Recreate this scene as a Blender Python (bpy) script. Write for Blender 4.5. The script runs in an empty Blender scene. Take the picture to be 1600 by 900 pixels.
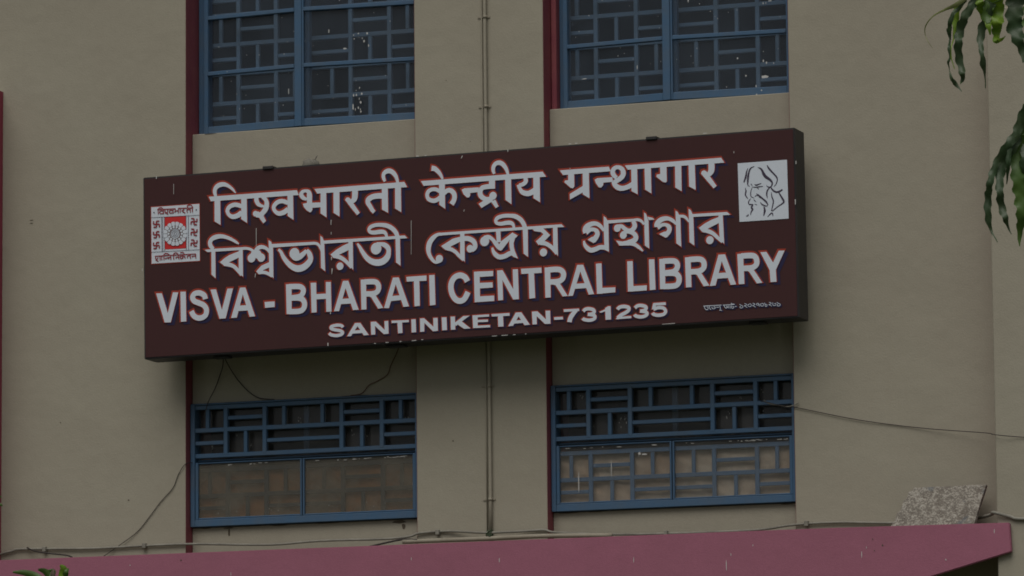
import bpy, bmesh, math, random
import numpy as np
from mathutils import Vector, Matrix
from mathutils.geometry import delaunay_2d_cdt

random.seed(7)
scene = bpy.context.scene
COL = scene.collection

# ---------------------------------------------------------------- camera
cam_data = bpy.data.cameras.new("camera")
camera = bpy.data.objects.new("camera", cam_data)
COL.objects.link(camera)
yaw, pitch, roll = math.radians(20.008), math.radians(7.8185), math.radians(-0.5013)
right = Vector((math.cos(yaw), math.sin(yaw), 0))
fwd = Vector((-math.sin(yaw) * math.cos(pitch), math.cos(yaw) * math.cos(pitch), math.sin(pitch)))
up = right.cross(fwd)
r2 = math.cos(roll) * right + math.sin(roll) * up
u2 = -math.sin(roll) * right + math.cos(roll) * up
m = Matrix((r2, u2, -fwd)).transposed().to_4x4()
m.translation = Vector((10.84726, -29.78904, 1.6))
camera.matrix_world = m
cam_data.sensor_width = 36
cam_data.lens = 180
cam_data.clip_end = 2000
scene.camera = camera

# ---------------------------------------------------------------- light: overcast daylight
SUN_EL, SUN_AZ = math.radians(58), math.radians(180)   # azimuth measured clockwise from +Y
world = bpy.data.worlds.new("World")
scene.world = world
world.use_nodes = True
wn = world.node_tree
sky = wn.nodes.new("ShaderNodeTexSky")
sky.sky_type = 'NISHITA'
sky.sun_disc = False
sky.sun_elevation = SUN_EL
sky.sun_rotation = SUN_AZ
sky.dust_density = 4.0
hsv = wn.nodes.new("ShaderNodeHueSaturation")
hsv.inputs['Saturation'].default_value = 0.38
bg = wn.nodes["Background"]
bg.inputs['Strength'].default_value = 0.05
wn.links.new(sky.outputs[0], hsv.inputs['Color'])
wn.links.new(hsv.outputs[0], bg.inputs['Color'])
sd = bpy.data.lights.new("sun", 'SUN')
sd.energy = 1.5
sd.angle = math.radians(50)
sd.color = (1.0, 0.96, 0.90)
sun = bpy.data.objects.new("sun", sd)
COL.objects.link(sun)
to_sun = Vector((math.sin(SUN_AZ) * math.cos(SUN_EL), math.cos(SUN_AZ) * math.cos(SUN_EL), math.sin(SUN_EL)))
sun.rotation_euler = to_sun.to_track_quat('Z', 'Y').to_euler()
sun.location = (0, -10, 20)
scene.view_settings.view_transform = 'Standard'
scene.view_settings.look = 'None'
scene.view_settings.gamma = 1
scene.view_settings.use_curve_mapping = False
scene.cycles.filter_width = 1.75
scene.view_settings.exposure = -0.10

# ---------------------------------------------------------------- materials
def newmat(name):
    mt = bpy.data.materials.new(name); mt.use_nodes = True
    return mt, mt.node_tree, mt.node_tree.nodes["Principled BSDF"]

def nd(nt, kind, **kw):
    n = nt.nodes.new(kind)
    for k, v in kw.items():
        if k in n.inputs: n.inputs[k].default_value = v
        else: setattr(n, k, v)
    return n

def rgba(c): return (c[0], c[1], c[2], 1)

def coords(nt, scale=(1, 1, 1)):
    tc = nd(nt, "ShaderNodeNewGeometry")
    mp = nd(nt, "ShaderNodeMapping"); mp.inputs['Scale'].default_value = scale
    nt.links.new(tc.outputs['Position'], mp.inputs['Vector'])
    return mp.outputs[0]

def ramp_noise(nt, vec, scale, detail, lo, hi, rough=0.6):
    n = nd(nt, "ShaderNodeTexNoise", Scale=scale, Detail=detail, Roughness=rough)
    nt.links.new(vec, n.inputs['Vector'])
    mr = nd(nt, "ShaderNodeMapRange")
    mr.inputs['From Min'].default_value = lo; mr.inputs['From Max'].default_value = hi
    nt.links.new(n.outputs['Fac'], mr.inputs['Value'])
    return mr.outputs[0], n

def mix(nt, fac, a, b, blend='MIX'):
    mx = nd(nt, "ShaderNodeMix", data_type='RGBA', blend_type=blend)
    for s, v in ((0, fac), (6, a), (7, b)):
        if isinstance(v, bpy.types.NodeSocket): nt.links.new(v, mx.inputs[s])
        else: mx.inputs[s].default_value = v if s == 0 else rgba(v)
    return mx.outputs[2]

def fac_scale(nt, s, k):
    mm = nd(nt, "ShaderNodeMath", operation='MULTIPLY'); nt.links.new(s, mm.inputs[0]); mm.inputs[1].default_value = k
    return mm.outputs[0]

def paint(name, col, dirt=None, rough=0.6, grain=0.25, patch=0.35, pscale=1.3, gscale=60, bump=0.15, bscale=120, streak=0.0, spec=0.3, chips=None, ripple=0.0):
    mt, nt, b = newmat(name)
    v = coords(nt)
    dirt = dirt or tuple(c * 0.6 for c in col)
    f1, _ = ramp_noise(nt, v, pscale, 6, 0.38, 0.72)
    c = mix(nt, fac_scale(nt, f1, patch), col, dirt)
    f2, _ = ramp_noise(nt, v, gscale, 3, 0.35, 0.7)
    c = mix(nt, fac_scale(nt, f2, grain), c, tuple(x * 0.72 for x in col))
    if streak:
        vs = coords(nt, (9, 9, 0.7))
        f3, _ = ramp_noise(nt, vs, 1.0, 5, 0.5, 0.75)
        c = mix(nt, fac_scale(nt, f3, streak), c, dirt)
    if chips:
        f4, _ = ramp_noise(nt, v, chips[1], 4, chips[2], chips[2] + 0.03, 0.7)
        c = mix(nt, f4, c, chips[0])
    nt.links.new(c, b.inputs['Base Color'])
    b.inputs['Roughness'].default_value = rough
    b.inputs['Specular IOR Level'].default_value = spec
    if bump:
        f5, n5 = ramp_noise(nt, v, bscale, 4, 0.2, 0.8)
        bp = nd(nt, "ShaderNodeBump", Strength=bump, Distance=0.004)
        nt.links.new(f5, bp.inputs['Height'])
        nrm = bp.outputs[0]
        if ripple:
            f6, _ = ramp_noise(nt, v, 2.2, 3, 0.2, 0.8)
            bp2 = nd(nt, "ShaderNodeBump", Strength=ripple, Distance=0.03)
            nt.links.new(f6, bp2.inputs['Height']); nt.links.new(nrm, bp2.inputs['Normal'])
            nrm = bp2.outputs[0]
        nt.links.new(nrm, b.inputs['Normal'])
    return mt

M = {}
M['plaster'] = paint('beige_plaster', (0.370, 0.344, 0.274), (0.29, 0.25, 0.20), rough=0.85, grain=0.17, patch=0.34, pscale=0.9, gscale=55, bump=0.25, bscale=90, streak=0.10, spec=0.15, ripple=0.25)
M['maroon'] = paint('maroon_paint', (0.25, 0.062, 0.082), (0.33, 0.11, 0.10), rough=0.6, grain=0.3, patch=0.5, pscale=5, streak=0.2)
M['blue'] = paint('blue_gloss_paint', (0.064, 0.134, 0.232), (0.11, 0.135, 0.165), rough=0.42, grain=0.25, patch=0.5, pscale=7, gscale=90, bump=0.1, streak=0.15, chips=((0.22, 0.24, 0.26), 38, 0.74))
M['blue_grime'] = paint('grimy_blue_paint', (0.045, 0.060, 0.070), (0.07, 0.07, 0.06), rough=0.8)  # grimy blue darkened further, so the bars' shade sits in the colour
M['crest_tone'] = paint('printed_grey_brown', (0.20, 0.15, 0.15), rough=0.5, grain=0.1, bump=0.0, spec=0.25)
M['fin_rose'] = paint('deep_rose_paint', (0.32, 0.050, 0.085), (0.26, 0.05, 0.08), rough=0.6)
M['blue_dull'] = paint('blue_dusty_paint', (0.10, 0.165, 0.245), (0.14, 0.16, 0.18), rough=0.6, grain=0.3, patch=0.6, pscale=8, gscale=90, bump=0.1)
M['pink'] = paint('rose_paint', (0.37, 0.138, 0.200), (0.30, 0.12, 0.165), rough=0.75, grain=0.3, patch=0.5, pscale=1.6, gscale=60, bump=0.3, streak=0.25, spec=0.2, ripple=0.2)
M['soffit'] = paint('bare_soffit', (0.17, 0.13, 0.10), rough=0.9)
M['sign_brown'] = paint('printed_brown_vinyl', (0.064, 0.0265, 0.0275), (0.055, 0.0255, 0.025), rough=0.55, grain=0.15, patch=0.5, pscale=2.2, gscale=45, bump=0.0, spec=0.15, streak=0.08)
M['cabinet'] = paint('black_cabinet_metal', (0.030, 0.030, 0.033), (0.05, 0.045, 0.04), rough=0.5, grain=0.3, patch=0.7, pscale=6, bump=0.1, chips=((0.35, 0.35, 0.34), 30, 0.735))
M['white'] = paint('printed_white', (0.66, 0.72, 0.80), (0.58, 0.62, 0.68), rough=0.5, grain=0.12, patch=0.3, pscale=6, bump=0.0, spec=0.25)
M['red'] = paint('printed_red', (0.36, 0.050, 0.028), rough=0.5, grain=0.1, patch=0.2, bump=0.0, spec=0.25)
M['crest_red'] = paint('printed_crest_red', (0.62, 0.035, 0.035), rough=0.5, grain=0.1, patch=0.15, bump=0.0, spec=0.25)
M['crest_mark'] = paint('printed_crest_maroon', (0.28, 0.035, 0.045), rough=0.5, grain=0.1, patch=0.15, bump=0.0, spec=0.25)
M['navy'] = paint('printed_navy', (0.024, 0.021, 0.068), rough=0.5, grain=0.1, patch=0.2, bump=0.0, spec=0.25)
M['ink'] = paint('printed_dark_ink', (0.060, 0.045, 0.075), rough=0.5, grain=0.1, patch=0.2, bump=0.0, spec=0.25)
M['dropping'] = paint('chalky_white', (0.62, 0.62, 0.60), rough=0.9, bump=0.2)
M['pipe'] = paint('painted_pipe', (0.33, 0.30, 0.235), (0.20, 0.17, 0.13), rough=0.6, grain=0.3, patch=0.6, pscale=6, bump=0.1)
M['conduit'] = paint('grey_conduit', (0.28, 0.27, 0.23), (0.12, 0.11, 0.09), rough=0.6, grain=0.3, patch=0.8, pscale=9, bump=0.1)
M['wire'] = paint('black_wire', (0.045, 0.038, 0.035), rough=0.6, bump=0.0)
M['wire_brown'] = paint('brown_wire', (0.16, 0.09, 0.06), rough=0.6, bump=0.0)
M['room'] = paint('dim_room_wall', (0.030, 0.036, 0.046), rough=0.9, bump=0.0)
M['bark'] = paint('grey_bark', (0.13, 0.10, 0.075), rough=0.95, bump=0.6, bscale=25)
M['ground'] = paint('garden_grass', (0.055, 0.075, 0.03), (0.09, 0.08, 0.05), rough=0.95, pscale=0.4, patch=0.9, bump=0.3)
M['cream_cloth'] = paint('crumpled_cream_sheet', (0.74, 0.66, 0.54), (0.56, 0.38, 0.24), rough=0.9, patch=0.85, pscale=3.2, grain=0.4, gscale=35, bump=0.7, bscale=28)
M['brown_cloth'] = paint('orange_brown_wrap', (0.68, 0.31, 0.11), (0.46, 0.34, 0.20), rough=0.9, patch=0.9, pscale=4.5, grain=0.2, bump=0.3, bscale=20)
M['grime'] = paint('dark_damp_grime', (0.11, 0.09, 0.065), rough=0.95, bump=0.2)  # for stains and scuffs, and for the shade line painted under the sills
M['mud'] = paint('grey_mud', (0.20, 0.19, 0.16), rough=0.95, bump=0.8, bscale=60)

def stone():
    mt, nt, b = newmat('speckled_stone')
    v = coords(nt)
    vo = nd(nt, "ShaderNodeTexVoronoi", Scale=125); nt.links.new(v, vo.inputs['Vector'])
    cr = nd(nt, "ShaderNodeValToRGB")
    el = cr.color_ramp.elements
    el[0].position = 0.0; el[0].color = (0.13, 0.11, 0.09, 1)
    el[1].position = 1.0; el[1].color = (0.44, 0.42, 0.37, 1)
    e = el.new(0.45); e.color = (0.21, 0.19, 0.16, 1)
    e = el.new(0.62); e.color = (0.33, 0.305, 0.26, 1)
    sp = nd(nt, "ShaderNodeSeparateColor"); nt.links.new(vo.outputs['Color'], sp.inputs[0])
    f, _ = ramp_noise(nt, v, 22, 5, 0.35, 0.65)
    av = nd(nt, "ShaderNodeMath", operation='MULTIPLY_ADD'); nt.links.new(sp.outputs[0], av.inputs[0]); av.inputs[1].default_value = 0.55
    nt.links.new(fac_scale(nt, f, 0.45), av.inputs[2])
    nt.links.new(av.outputs[0], cr.inputs[0])
    f2, _ = ramp_noise(nt, v, 9, 3, 0.6, 0.68)
    c = mix(nt, fac_scale(nt, f2, 0.6), cr.outputs[0], (0.10, 0.12, 0.14))
    nt.links.new(c, b.inputs['Base Color']); b.inputs['Roughness'].default_value = 0.9
    bp = nd(nt, "ShaderNodeBump", Strength=0.9, Distance=0.01); nt.links.new(av.outputs[0], bp.inputs['Height']); nt.links.new(bp.outputs[0], b.inputs['Normal'])
    return mt
M['stone'] = stone()

def glass(name, dust, dustcol, tint=(0.86, 0.90, 0.93), nlo=0.35, nhi=0.75, scale=3.0, speck=0.70):
    mt = bpy.data.materials.new(name); mt.use_nodes = True
    nt = mt.node_tree; nt.nodes.clear()
    out = nt.nodes.new("ShaderNodeOutputMaterial")
    v = coords(nt)
    tr = nd(nt, "ShaderNodeBsdfTransparent", Color=rgba(tint))
    gl = nd(nt, "ShaderNodeBsdfGlossy", Color=(1, 1, 1, 1), Roughness=0.06)
    lw = nd(nt, "ShaderNodeLayerWeight", Blend=0.5)
    pw = nd(nt, "ShaderNodeMath", operation='POWER'); nt.links.new(lw.outputs['Facing'], pw.inputs[0]); pw.inputs[1].default_value = 5
    fr = nd(nt, "ShaderNodeMath", operation='MULTIPLY_ADD'); nt.links.new(pw.outputs[0], fr.inputs[0]); fr.inputs[1].default_value = 0.96; fr.inputs[2].default_value = 0.018
    m1 = nd(nt, "ShaderNodeMixShader"); nt.links.new(fr.outputs[0], m1.inputs[0]); nt.links.new(tr.outputs[0], m1.inputs[1]); nt.links.new(gl.outputs[0], m1.inputs[2])
    df = nd(nt, "ShaderNodeBsdfDiffuse", Color=rgba(dustcol))
    f, _ = ramp_noise(nt, v, scale, 6, nlo, nhi)
    k = nd(nt, "ShaderNodeMath", operation='MULTIPLY_ADD'); nt.links.new(f, k.inputs[0]); k.inputs[1].default_value = dust * 0.7; k.inputs[2].default_value = dust * 0.6
    f2, _ = ramp_noise(nt, v, 48, 4, speck, speck + 0.03, 0.65)
    mx = nd(nt, "ShaderNodeMath", operation='MAXIMUM'); nt.links.new(k.outputs[0], mx.inputs[0]); nt.links.new(fac_scale(nt, f2, 0.55), mx.inputs[1])
    m2 = nd(nt, "ShaderNodeMixShader"); nt.links.new(mx.outputs[0], m2.inputs[0]); nt.links.new(m1.outputs[0], m2.inputs[1]); nt.links.new(df.outputs[0], m2.inputs[2])
    nt.links.new(m2.outputs[0], out.inputs[0])
    return mt
M['glass_upper'] = glass('dusty_window_glass', 0.075, (0.20, 0.25, 0.32), tint=(0.92, 0.95, 0.97))
M['glass_back'] = glass('grimy_inner_glass', 0.18, (0.22, 0.21, 0.20), scale=5)
M['glass_left'] = glass('frosted_dirty_glass', 0.40, (0.20, 0.185, 0.15), nlo=0.42, nhi=0.68, scale=6, tint=(0.96, 0.96, 0.96))
M['glass_right'] = glass('streaked_window_glass', 0.07, (0.36, 0.35, 0.32), scale=5, tint=(0.97, 0.97, 0.97))

def leafmat(name, col, col2):
    mt, nt, b = newmat(name)
    v = coords(nt)
    f, _ = ramp_noise(nt, v, 9, 3, 0.35, 0.7)
    c = mix(nt, f, col, col2)
    nt.links.new(c, b.inputs['Base Color'])
    b.inputs['Roughness'].default_value = 0.42
    b.inputs['Specular IOR Level'].default_value = 0.45
    tl = nd(nt, "ShaderNodeBsdfTranslucent"); nt.links.new(c, tl.inputs[0])
    mx = nd(nt, "ShaderNodeMixShader"); mx.inputs[0].default_value = 0.3
    nt.links.new(b.outputs[0], mx.inputs[1]); nt.links.new(tl.outputs[0], mx.inputs[2])
    nt.links.new(mx.outputs[0], nt.nodes["Material Output"].inputs[0])
    return mt
M['leaf_dark'] = leafmat('dark_leaf', (0.045, 0.085, 0.035), (0.085, 0.120, 0.060))
M['leaf_mid'] = leafmat('mid_green_leaf', (0.075, 0.15, 0.030), (0.11, 0.19, 0.04))
M['leaf_light'] = leafmat('fresh_green_leaf', (0.24, 0.36, 0.03), (0.14, 0.28, 0.03))
M['leaf_pale'] = leafmat('pale_dry_leaf', (0.24, 0.27, 0.09), (0.18, 0.20, 0.08))

# ---------------------------------------------------------------- object helpers
def thing(name, label, cat, loc=(0, 0, 0), group=None):
    o = bpy.data.objects.new(name, None); COL.objects.link(o)
    o.location = loc; o.empty_display_size = 0.2
    o['label'] = label; o['category'] = cat
    if group: o['group'] = group
    return o

def root_of(p):
    while p.parent: p = p.parent
    return p

def obj(name, me, mat=None, parent=None, loc=None, label=None, kind=None):
    """link a mesh; loc is a world position, made relative to the parent thing"""
    if mat is not None and not me.materials: me.materials.append(mat)
    o = bpy.data.objects.new(name, me); COL.objects.link(o)
    w = Vector(loc) if loc is not None else Vector((0, 0, 0))
    if parent:
        o.parent = parent
        acc = Vector((0, 0, 0)); q = parent
        while q: acc += q.location; q = q.parent
        w = w - acc
    o.location = w
    if label: o['label'] = label
    if kind: o['kind'] = kind
    return o

_cache = {}
def box_mesh(dx, dy, dz, mat, bev=0.003):
    key = (round(dx, 4), round(dy, 4), round(dz, 4), mat.name, bev)
    if key in _cache: return _cache[key]
    bm = bmesh.new()
    bmesh.ops.create_cube(bm, size=1)
    for v in bm.verts: v.co = Vector((v.co.x * dx, v.co.y * dy, v.co.z * dz))
    if bev: bmesh.ops.bevel(bm, geom=bm.edges[:], offset=bev, segments=1, affect='EDGES')
    me = bpy.data.meshes.new("block"); bm.to_mesh(me); bm.free()
    me.materials.append(mat)
    _cache[key] = me
    return me

def block(name, x0, x1, y0, y1, z0, z1, mat, parent=None, bev=0.003, label=None):
    me = box_mesh(x1 - x0, y1 - y0, z1 - z0, mat, bev)
    return obj(name, me, None, parent, ((x0 + x1) / 2, (y0 + y1) / 2, (z0 + z1) / 2), label)

def tube_mesh(pts, rad, segs=8, mat=None, sag=None):
    bm = bmesh.new(); rings = []
    P = [Vector(p) for p in pts]
    for i, p in enumerate(P):
        t = (P[min(i + 1, len(P) - 1)] - P[max(i - 1, 0)]).normalized()
        a = t.cross(Vector((0, 1, 0)))
        if a.length < 0.1: a = t.cross(Vector((1, 0, 0)))
        a.normalize(); b = t.cross(a)
        r = rad[i] if isinstance(rad, (list, tuple)) else rad
        rings.append([bm.verts.new(p + r * (math.cos(2 * math.pi * k / segs) * a + math.sin(2 * math.pi * k / segs) * b)) for k in range(segs)])
    for i in range(len(rings) - 1):
        for k in range(segs):
            bm.faces.new((rings[i][k], rings[i][(k + 1) % segs], rings[i + 1][(k + 1) % segs], rings[i + 1][k]))
    bm.faces.new(rings[0][::-1]); bm.faces.new(rings[-1])
    for f in bm.faces: f.smooth = True
    bmesh.ops.recalc_face_normals(bm, faces=bm.faces[:])
    me = bpy.data.meshes.new("tube"); bm.to_mesh(me); bm.free()
    if mat: me.materials.append(mat)
    return me

def smooth(pts, n=5):
    P = [Vector(p) for p in pts]
    if len(P) < 3: return P
    out = []
    for i in range(len(P) - 1):
        p0 = P[max(i - 1, 0)]; p1 = P[i]; p2 = P[i + 1]; p3 = P[min(i + 2, len(P) - 1)]
        for k in range(n):
            t = k / n
            out.append(0.5 * ((2 * p1) + (p2 - p0) * t + (2 * p0 - 5 * p1 + 4 * p2 - p3) * t * t + (3 * p1 - p0 - 3 * p2 + p3) * t ** 3))
    out.append(P[-1])
    return out

def rel(pts, o): return [Vector(p) - Vector(o) for p in pts]

# ---------------------------------------------------------------- setting: ground
bm = bmesh.new(); bmesh.ops.create_grid(bm, x_segments=1, y_segments=1, size=600)
me = bpy.data.meshes.new("ground"); bm.to_mesh(me); bm.free()
o = obj('ground', me, M['ground']); o['kind'] = 'structure'

# ---------------------------------------------------------------- the building
bld = thing('library_building', 'beige plastered library wall with blue windows, maroon reveals and rose ledge', 'building', (0, 0, 0))
XL0, XL1, XM0, XM1, XR0, XR1 = -3.52, -2.223, -0.644, 0.221, 1.827, 3.145
TOP = 9.6
PL = M['plaster']
block('pier', -6.5, XL1, 0, 0.42, 0, TOP, PL, bld, label='wide beige pier left of the windows')
block('pier', XM0, XM1, 0, 0.42, 0, TOP, PL, bld, label='beige pier between the two window bays')
block('pier', XR0, 5.5, 0, 0.42, 0, TOP, PL, bld, label='wide beige pier right of the windows')
FIN_TOP = 7.44
block('pilaster', -4.3, XL0, -0.31, -0.001, 0, FIN_TOP, PL, bld, bev=0.006)
block('pilaster', 3.166, 3.95, -0.31, -0.001, 0, FIN_TOP, PL, bld, bev=0.006)
block('reveal_strip', XL0 + 0.0004, XL0 + 0.0014, -0.265, -0.002, 0.01, FIN_TOP - 0.002, M['fin_rose'], bld, bev=0)
block('reveal_strip', 3.1646, 3.1656, -0.295, -0.002, 0.01, FIN_TOP - 0.002, M['fin_rose'], bld, bev=0)
for (a, b_, inset) in ((XL1, XM0, 0.0), (XM1, XR0, 0.034)):
    for z0, z1, n in ((0.0, 4.542, 'lower'), (5.337, 7.086, 'middle')):
        block('spandrel', a + 0.003, b_ - 0.003, 0.100, 0.40, z0, z1, PL, bld, bev=0.004)
    block('spandrel', a + 0.003, b_ - 0.003, 0.100, 0.40, 8.62, TOP - 0.01, PL, bld, bev=0.004)
    block('reveal_strip', a + 0.0004, a + 0.0014, 0.002, 0.41, 0.02, TOP - 0.02, M['maroon'], bld, bev=0)
    block('reveal_strip', b_ - 0.0014, b_ - 0.0004, 0.002, 0.41, 0.02, TOP - 0.02, M['maroon'], bld, bev=0)
    if inset:
        block('jamb', a + 0.0055, a + 0.0055 + inset, 0.135, 0.40, 7.087, 8.618, M['maroon'], bld, bev=0.004)

# rooms behind the windows, so nothing is hollow
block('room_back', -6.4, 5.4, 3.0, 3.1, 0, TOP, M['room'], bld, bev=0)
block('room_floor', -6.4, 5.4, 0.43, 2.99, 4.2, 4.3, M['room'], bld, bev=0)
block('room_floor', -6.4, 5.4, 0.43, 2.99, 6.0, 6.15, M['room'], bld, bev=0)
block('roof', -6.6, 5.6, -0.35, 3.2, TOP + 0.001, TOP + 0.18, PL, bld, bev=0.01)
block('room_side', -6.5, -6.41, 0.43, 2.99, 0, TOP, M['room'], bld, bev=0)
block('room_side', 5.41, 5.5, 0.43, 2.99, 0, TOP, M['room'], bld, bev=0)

# rose ledge: a fascia in front with a tapered right end, and the slab behind it
LY = -0.35
prof = [(-6.5, 4.352), (-3.36, 4.346), (2.16, 4.337), (3.252, 4.326), (3.260, 4.152), (2.0, 3.82), (-6.5, 3.80)]
bm = bmesh.new()
fr_ = [bm.verts.new((x, LY, z)) for x, z in prof]
bk_ = [bm.verts.new((x, LY + 0.035, z)) for x, z in prof]
bm.faces.new(fr_); bm.faces.new(bk_[::-1])
for i in range(len(prof)):
    j = (i + 1) % len(prof); bm.faces.new((fr_[j], fr_[i], bk_[i], bk_[j]))
bmesh.ops.recalc_face_normals(bm, faces=bm.faces[:])
bmesh.ops.bevel(bm, geom=bm.edges[:], offset=0.005, segments=2, affect='EDGES')
me = bpy.data.meshes.new("ledge"); bm.to_mesh(me); bm.free()
led = obj('ledge', me, M['pink'], bld, label='rose painted ledge with a tapered right end')
block('ledge_slab', -6.45, 3.16, LY + 0.036, -0.001, 4.20, 4.315, M['soffit'], bld, bev=0.004)

# ---------------------------------------------------------------- windows
COLS = [0.0, 0.115, 0.245, 0.385, 0.52, 0.655, 0.925, 1.06, 1.20, 1.34, 1.47, 1.60]
BW = 0.028
def lattice(win, x0, width, y, zr, types, mat, skip=(), thin=1.0):
    """zr: rail heights from the top down; types: 1 or 2 for each row between two rails"""
    k = width / 1.606
    X = [x0 + c * k for c in COLS]
    zt, zb = zr[0], zr[-1]
    for c in (2, 4, 7, 9):
        block('lattice_bar', X[c] - BW / 2, X[c] + BW / 2, y, y + 0.034 * thin, zb, zt, mat, win)
    for z in zr:
        block('lattice_rail', X[0] + 0.004, X[11] - 0.004, y + 0.002, y + 0.032 * thin, z - BW / 2, z + BW / 2, mat, win)
    for r, t in enumerate(types):
        a, b_ = zr[r] - BW / 2, zr[r + 1] + BW / 2
        mid = (a + b_) / 2
        vert = (1, 5, 6, 10) if t == 1 else (3, 8)
        hor = ((2, 4), (7, 9)) if t == 1 else ((0, 2), (4, 7), (9, 11))
        for c in vert:
            if (r, c) in skip: continue
            block('lattice_bar', X[c] - 0.0125, X[c] + 0.0125, y + 0.003, y + 0.030 * thin, b_, a, mat, win)
        for c0, c1 in hor:
            if (r, -c0) in skip: continue
            block('lattice_bar', X[c0] + BW / 2 * (c0 > 0), X[c1] - BW / 2 * (c1 < 11), y + 0.004, y + 0.029 * thin, mid - 0.0125, mid + 0.0125, mat, win)

def frame_mesh(x0, x1, y0, y1, z0, z1, ls, rs, bs, ts, extra=()):
    """outer frame as one mesh: stiles and rails, plus extra bars (x0,x1,z0,z1,y0,y1); origin at the lower left front"""
    bm = bmesh.new()
    def b(a0, a1, c0, c1, d0, d1):
        r = bmesh.ops.create_cube(bm, size=1)
        for v in r['verts']:
            v.co = Vector((a0 + (v.co.x + .5) * (a1 - a0), c0 + (v.co.y + .5) * (c1 - c0), d0 + (v.co.z + .5) * (d1 - d0)))
    W_, H = x1 - x0, z1 - z0; D = y1 - y0
    b(0, ls, 0, D, 0, H); b(W_ - rs, W_, 0, D, 0, H)
    b(ls, W_ - rs, 0.002, D - 0.002, 0, bs); b(ls, W_ - rs, 0.002, D - 0.002, H - ts, H)
    for a0, a1, d0, d1, c0, c1 in extra: b(a0, a1, c0, c1, d0, d1)
    bmesh.ops.bevel(bm, geom=bm.edges[:], offset=0.003, segments=1, affect='EDGES')
    me = bpy.data.meshes.new("frame"); bm.to_mesh(me); bm.free()
    return me

def pane_mesh(w, h):
    key = ('pane', round(w, 3), round(h, 3))
    bm = bmesh.new(); r = bmesh.ops.create_cube(bm, size=1)
    for v in bm.verts: v.co = Vector(((v.co.x + .5) * w, (v.co.y + .5) * 0.004, (v.co.z + .5) * h))
    me = bpy.data.meshes.new("pane"); bm.to_mesh(me); bm.free()
    return me

def leaf_sash(win, xh, z0, z1, w, y, ang, hinge, panes_z, gmat):
    """glazed casement leaf hinged at xh; hinge 'L' or 'R'; ang opens it outwards"""
    st, top, bot = 0.030, 0.03, 0.048
    sl, sr = (0.030, 0.052) if hinge == 'L' else (0.012, 0.030)
    ex = []
    for pz in panes_z: ex.append((sl, w - sr, pz - z0 - 0.013, pz - z0 + 0.013, -0.004, 0.030))
    me = frame_mesh(0, w, 0, 0.032, 0, z1 - z0, sl, sr, bot, top, ex)
    me.materials.append(M['blue'])
    s = obj('casement', me, None, win, (xh, y, z0))
    s.rotation_euler.z = ang
    if hinge == 'R':
        me.transform(Matrix.Translation((-w, 0, 0)))
    off = -w if hinge == 'R' else 0
    edges = [z0 + bot] + sorted(panes_z) + [z1 - top]
    for a, b_ in zip(edges[:-1], edges[1:]):
        a2 = a + (0.012 if a in panes_z else -0.002); b2 = b_ - (0.012 if b_ in panes_z else -0.002)
        pm = pane_mesh(w - sl - sr + 0.004, b2 - a2)
        pm.transform(Matrix.Translation((off + sl - 0.002, 0.018, a2 - z0)))
        p = obj('pane', pm, gmat, win, (xh, y, z0)); p.rotation_euler.z = ang
    return s

def drops(win, y, spots, name='bird_dropping'):
    bm = bmesh.new()
    for (x, z, sx, sz) in spots:
        n = random.randint(5, 8); ph = random.random() * 6
        cv = [bm.verts.new((x + sx * math.cos(ph + 2 * math.pi * i / n) * random.uniform(.6, 1.1), y, z + sz * math.sin(ph + 2 * math.pi * i / n) * random.uniform(.6, 1.1))) for i in range(n)]
        f = bm.faces.new(cv)
        r = bmesh.ops.extrude_face_region(bm, geom=[f])
        for v in r['geom']:
            if isinstance(v, bmesh.types.BMVert): v.co.y -= 0.0012
    bmesh.ops.recalc_face_normals(bm, faces=bm.faces[:])
    me = bpy.data.meshes.new("drops"); bm.to_mesh(me); bm.free()
    acc = Vector((0, 0, 0)); q = win
    while q: acc += q.location; q = q.parent
    me.transform(Matrix.Translation(-acc))
    o = bpy.data.objects.new(name, me); COL.objects.link(o); me.materials.append(M['dropping']); o.parent = win; o['kind'] = 'stuff'
    return o

# upper windows: glazed casements in front of the lattice, cut off by the top of the frame
def upper_window(x0, x1, mull, inset, label, spots):
    y = 0.20; z0 = 7.090; z1 = 8.615
    xs = x0 + 0.0055 + (inset or 0)
    ls = 0.072 if not inset else 0.056
    m0 = mull - xs
    me = frame_mesh(xs, x1 - 0.006, 0, 0.06, 0, z1 - z0, ls, 0.05, 0.030, 0.05, [(m0 + 0.010, m0 + 0.040, 0.031, z1 - z0 - 0.051, 0.006, 0.05)])
    win = obj('window', me, M['blue'], bld, (xs, y, z0), label=label)
    tr = [7.487, 7.853, 8.22]
    lw = (mull + 0.012) - (xs + ls - 0.022)
    leaf_sash(win, xs + ls - 0.022, z0 + 0.003, z1 - 0.052, lw + 0.018, y - 0.036, math.radians(-5.0), 'L', tr, M['glass_upper'])
    rw = (x1 - 0.052) - (mull + 0.030)
    leaf_sash(win, x1 - 0.052 + 0.02, z0 + 0.003, z1 - 0.052, rw + 0.022, y - 0.036, math.radians(4.5), 'R', tr, M['glass_upper'])
    rails = [8.46, 8.272, 8.078, 7.884, 7.690, 7.497, 7.304, 7.112]
    lattice(win, x0 + 0.02, x1 - x0 - 0.04, y + 0.063, rails, (2, 1, 2, 1, 2, 1, 2), M['blue_dull'], skip=((3, 5), (3, 6)))
    drops(win, y - 0.070, spots)
    return win

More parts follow.
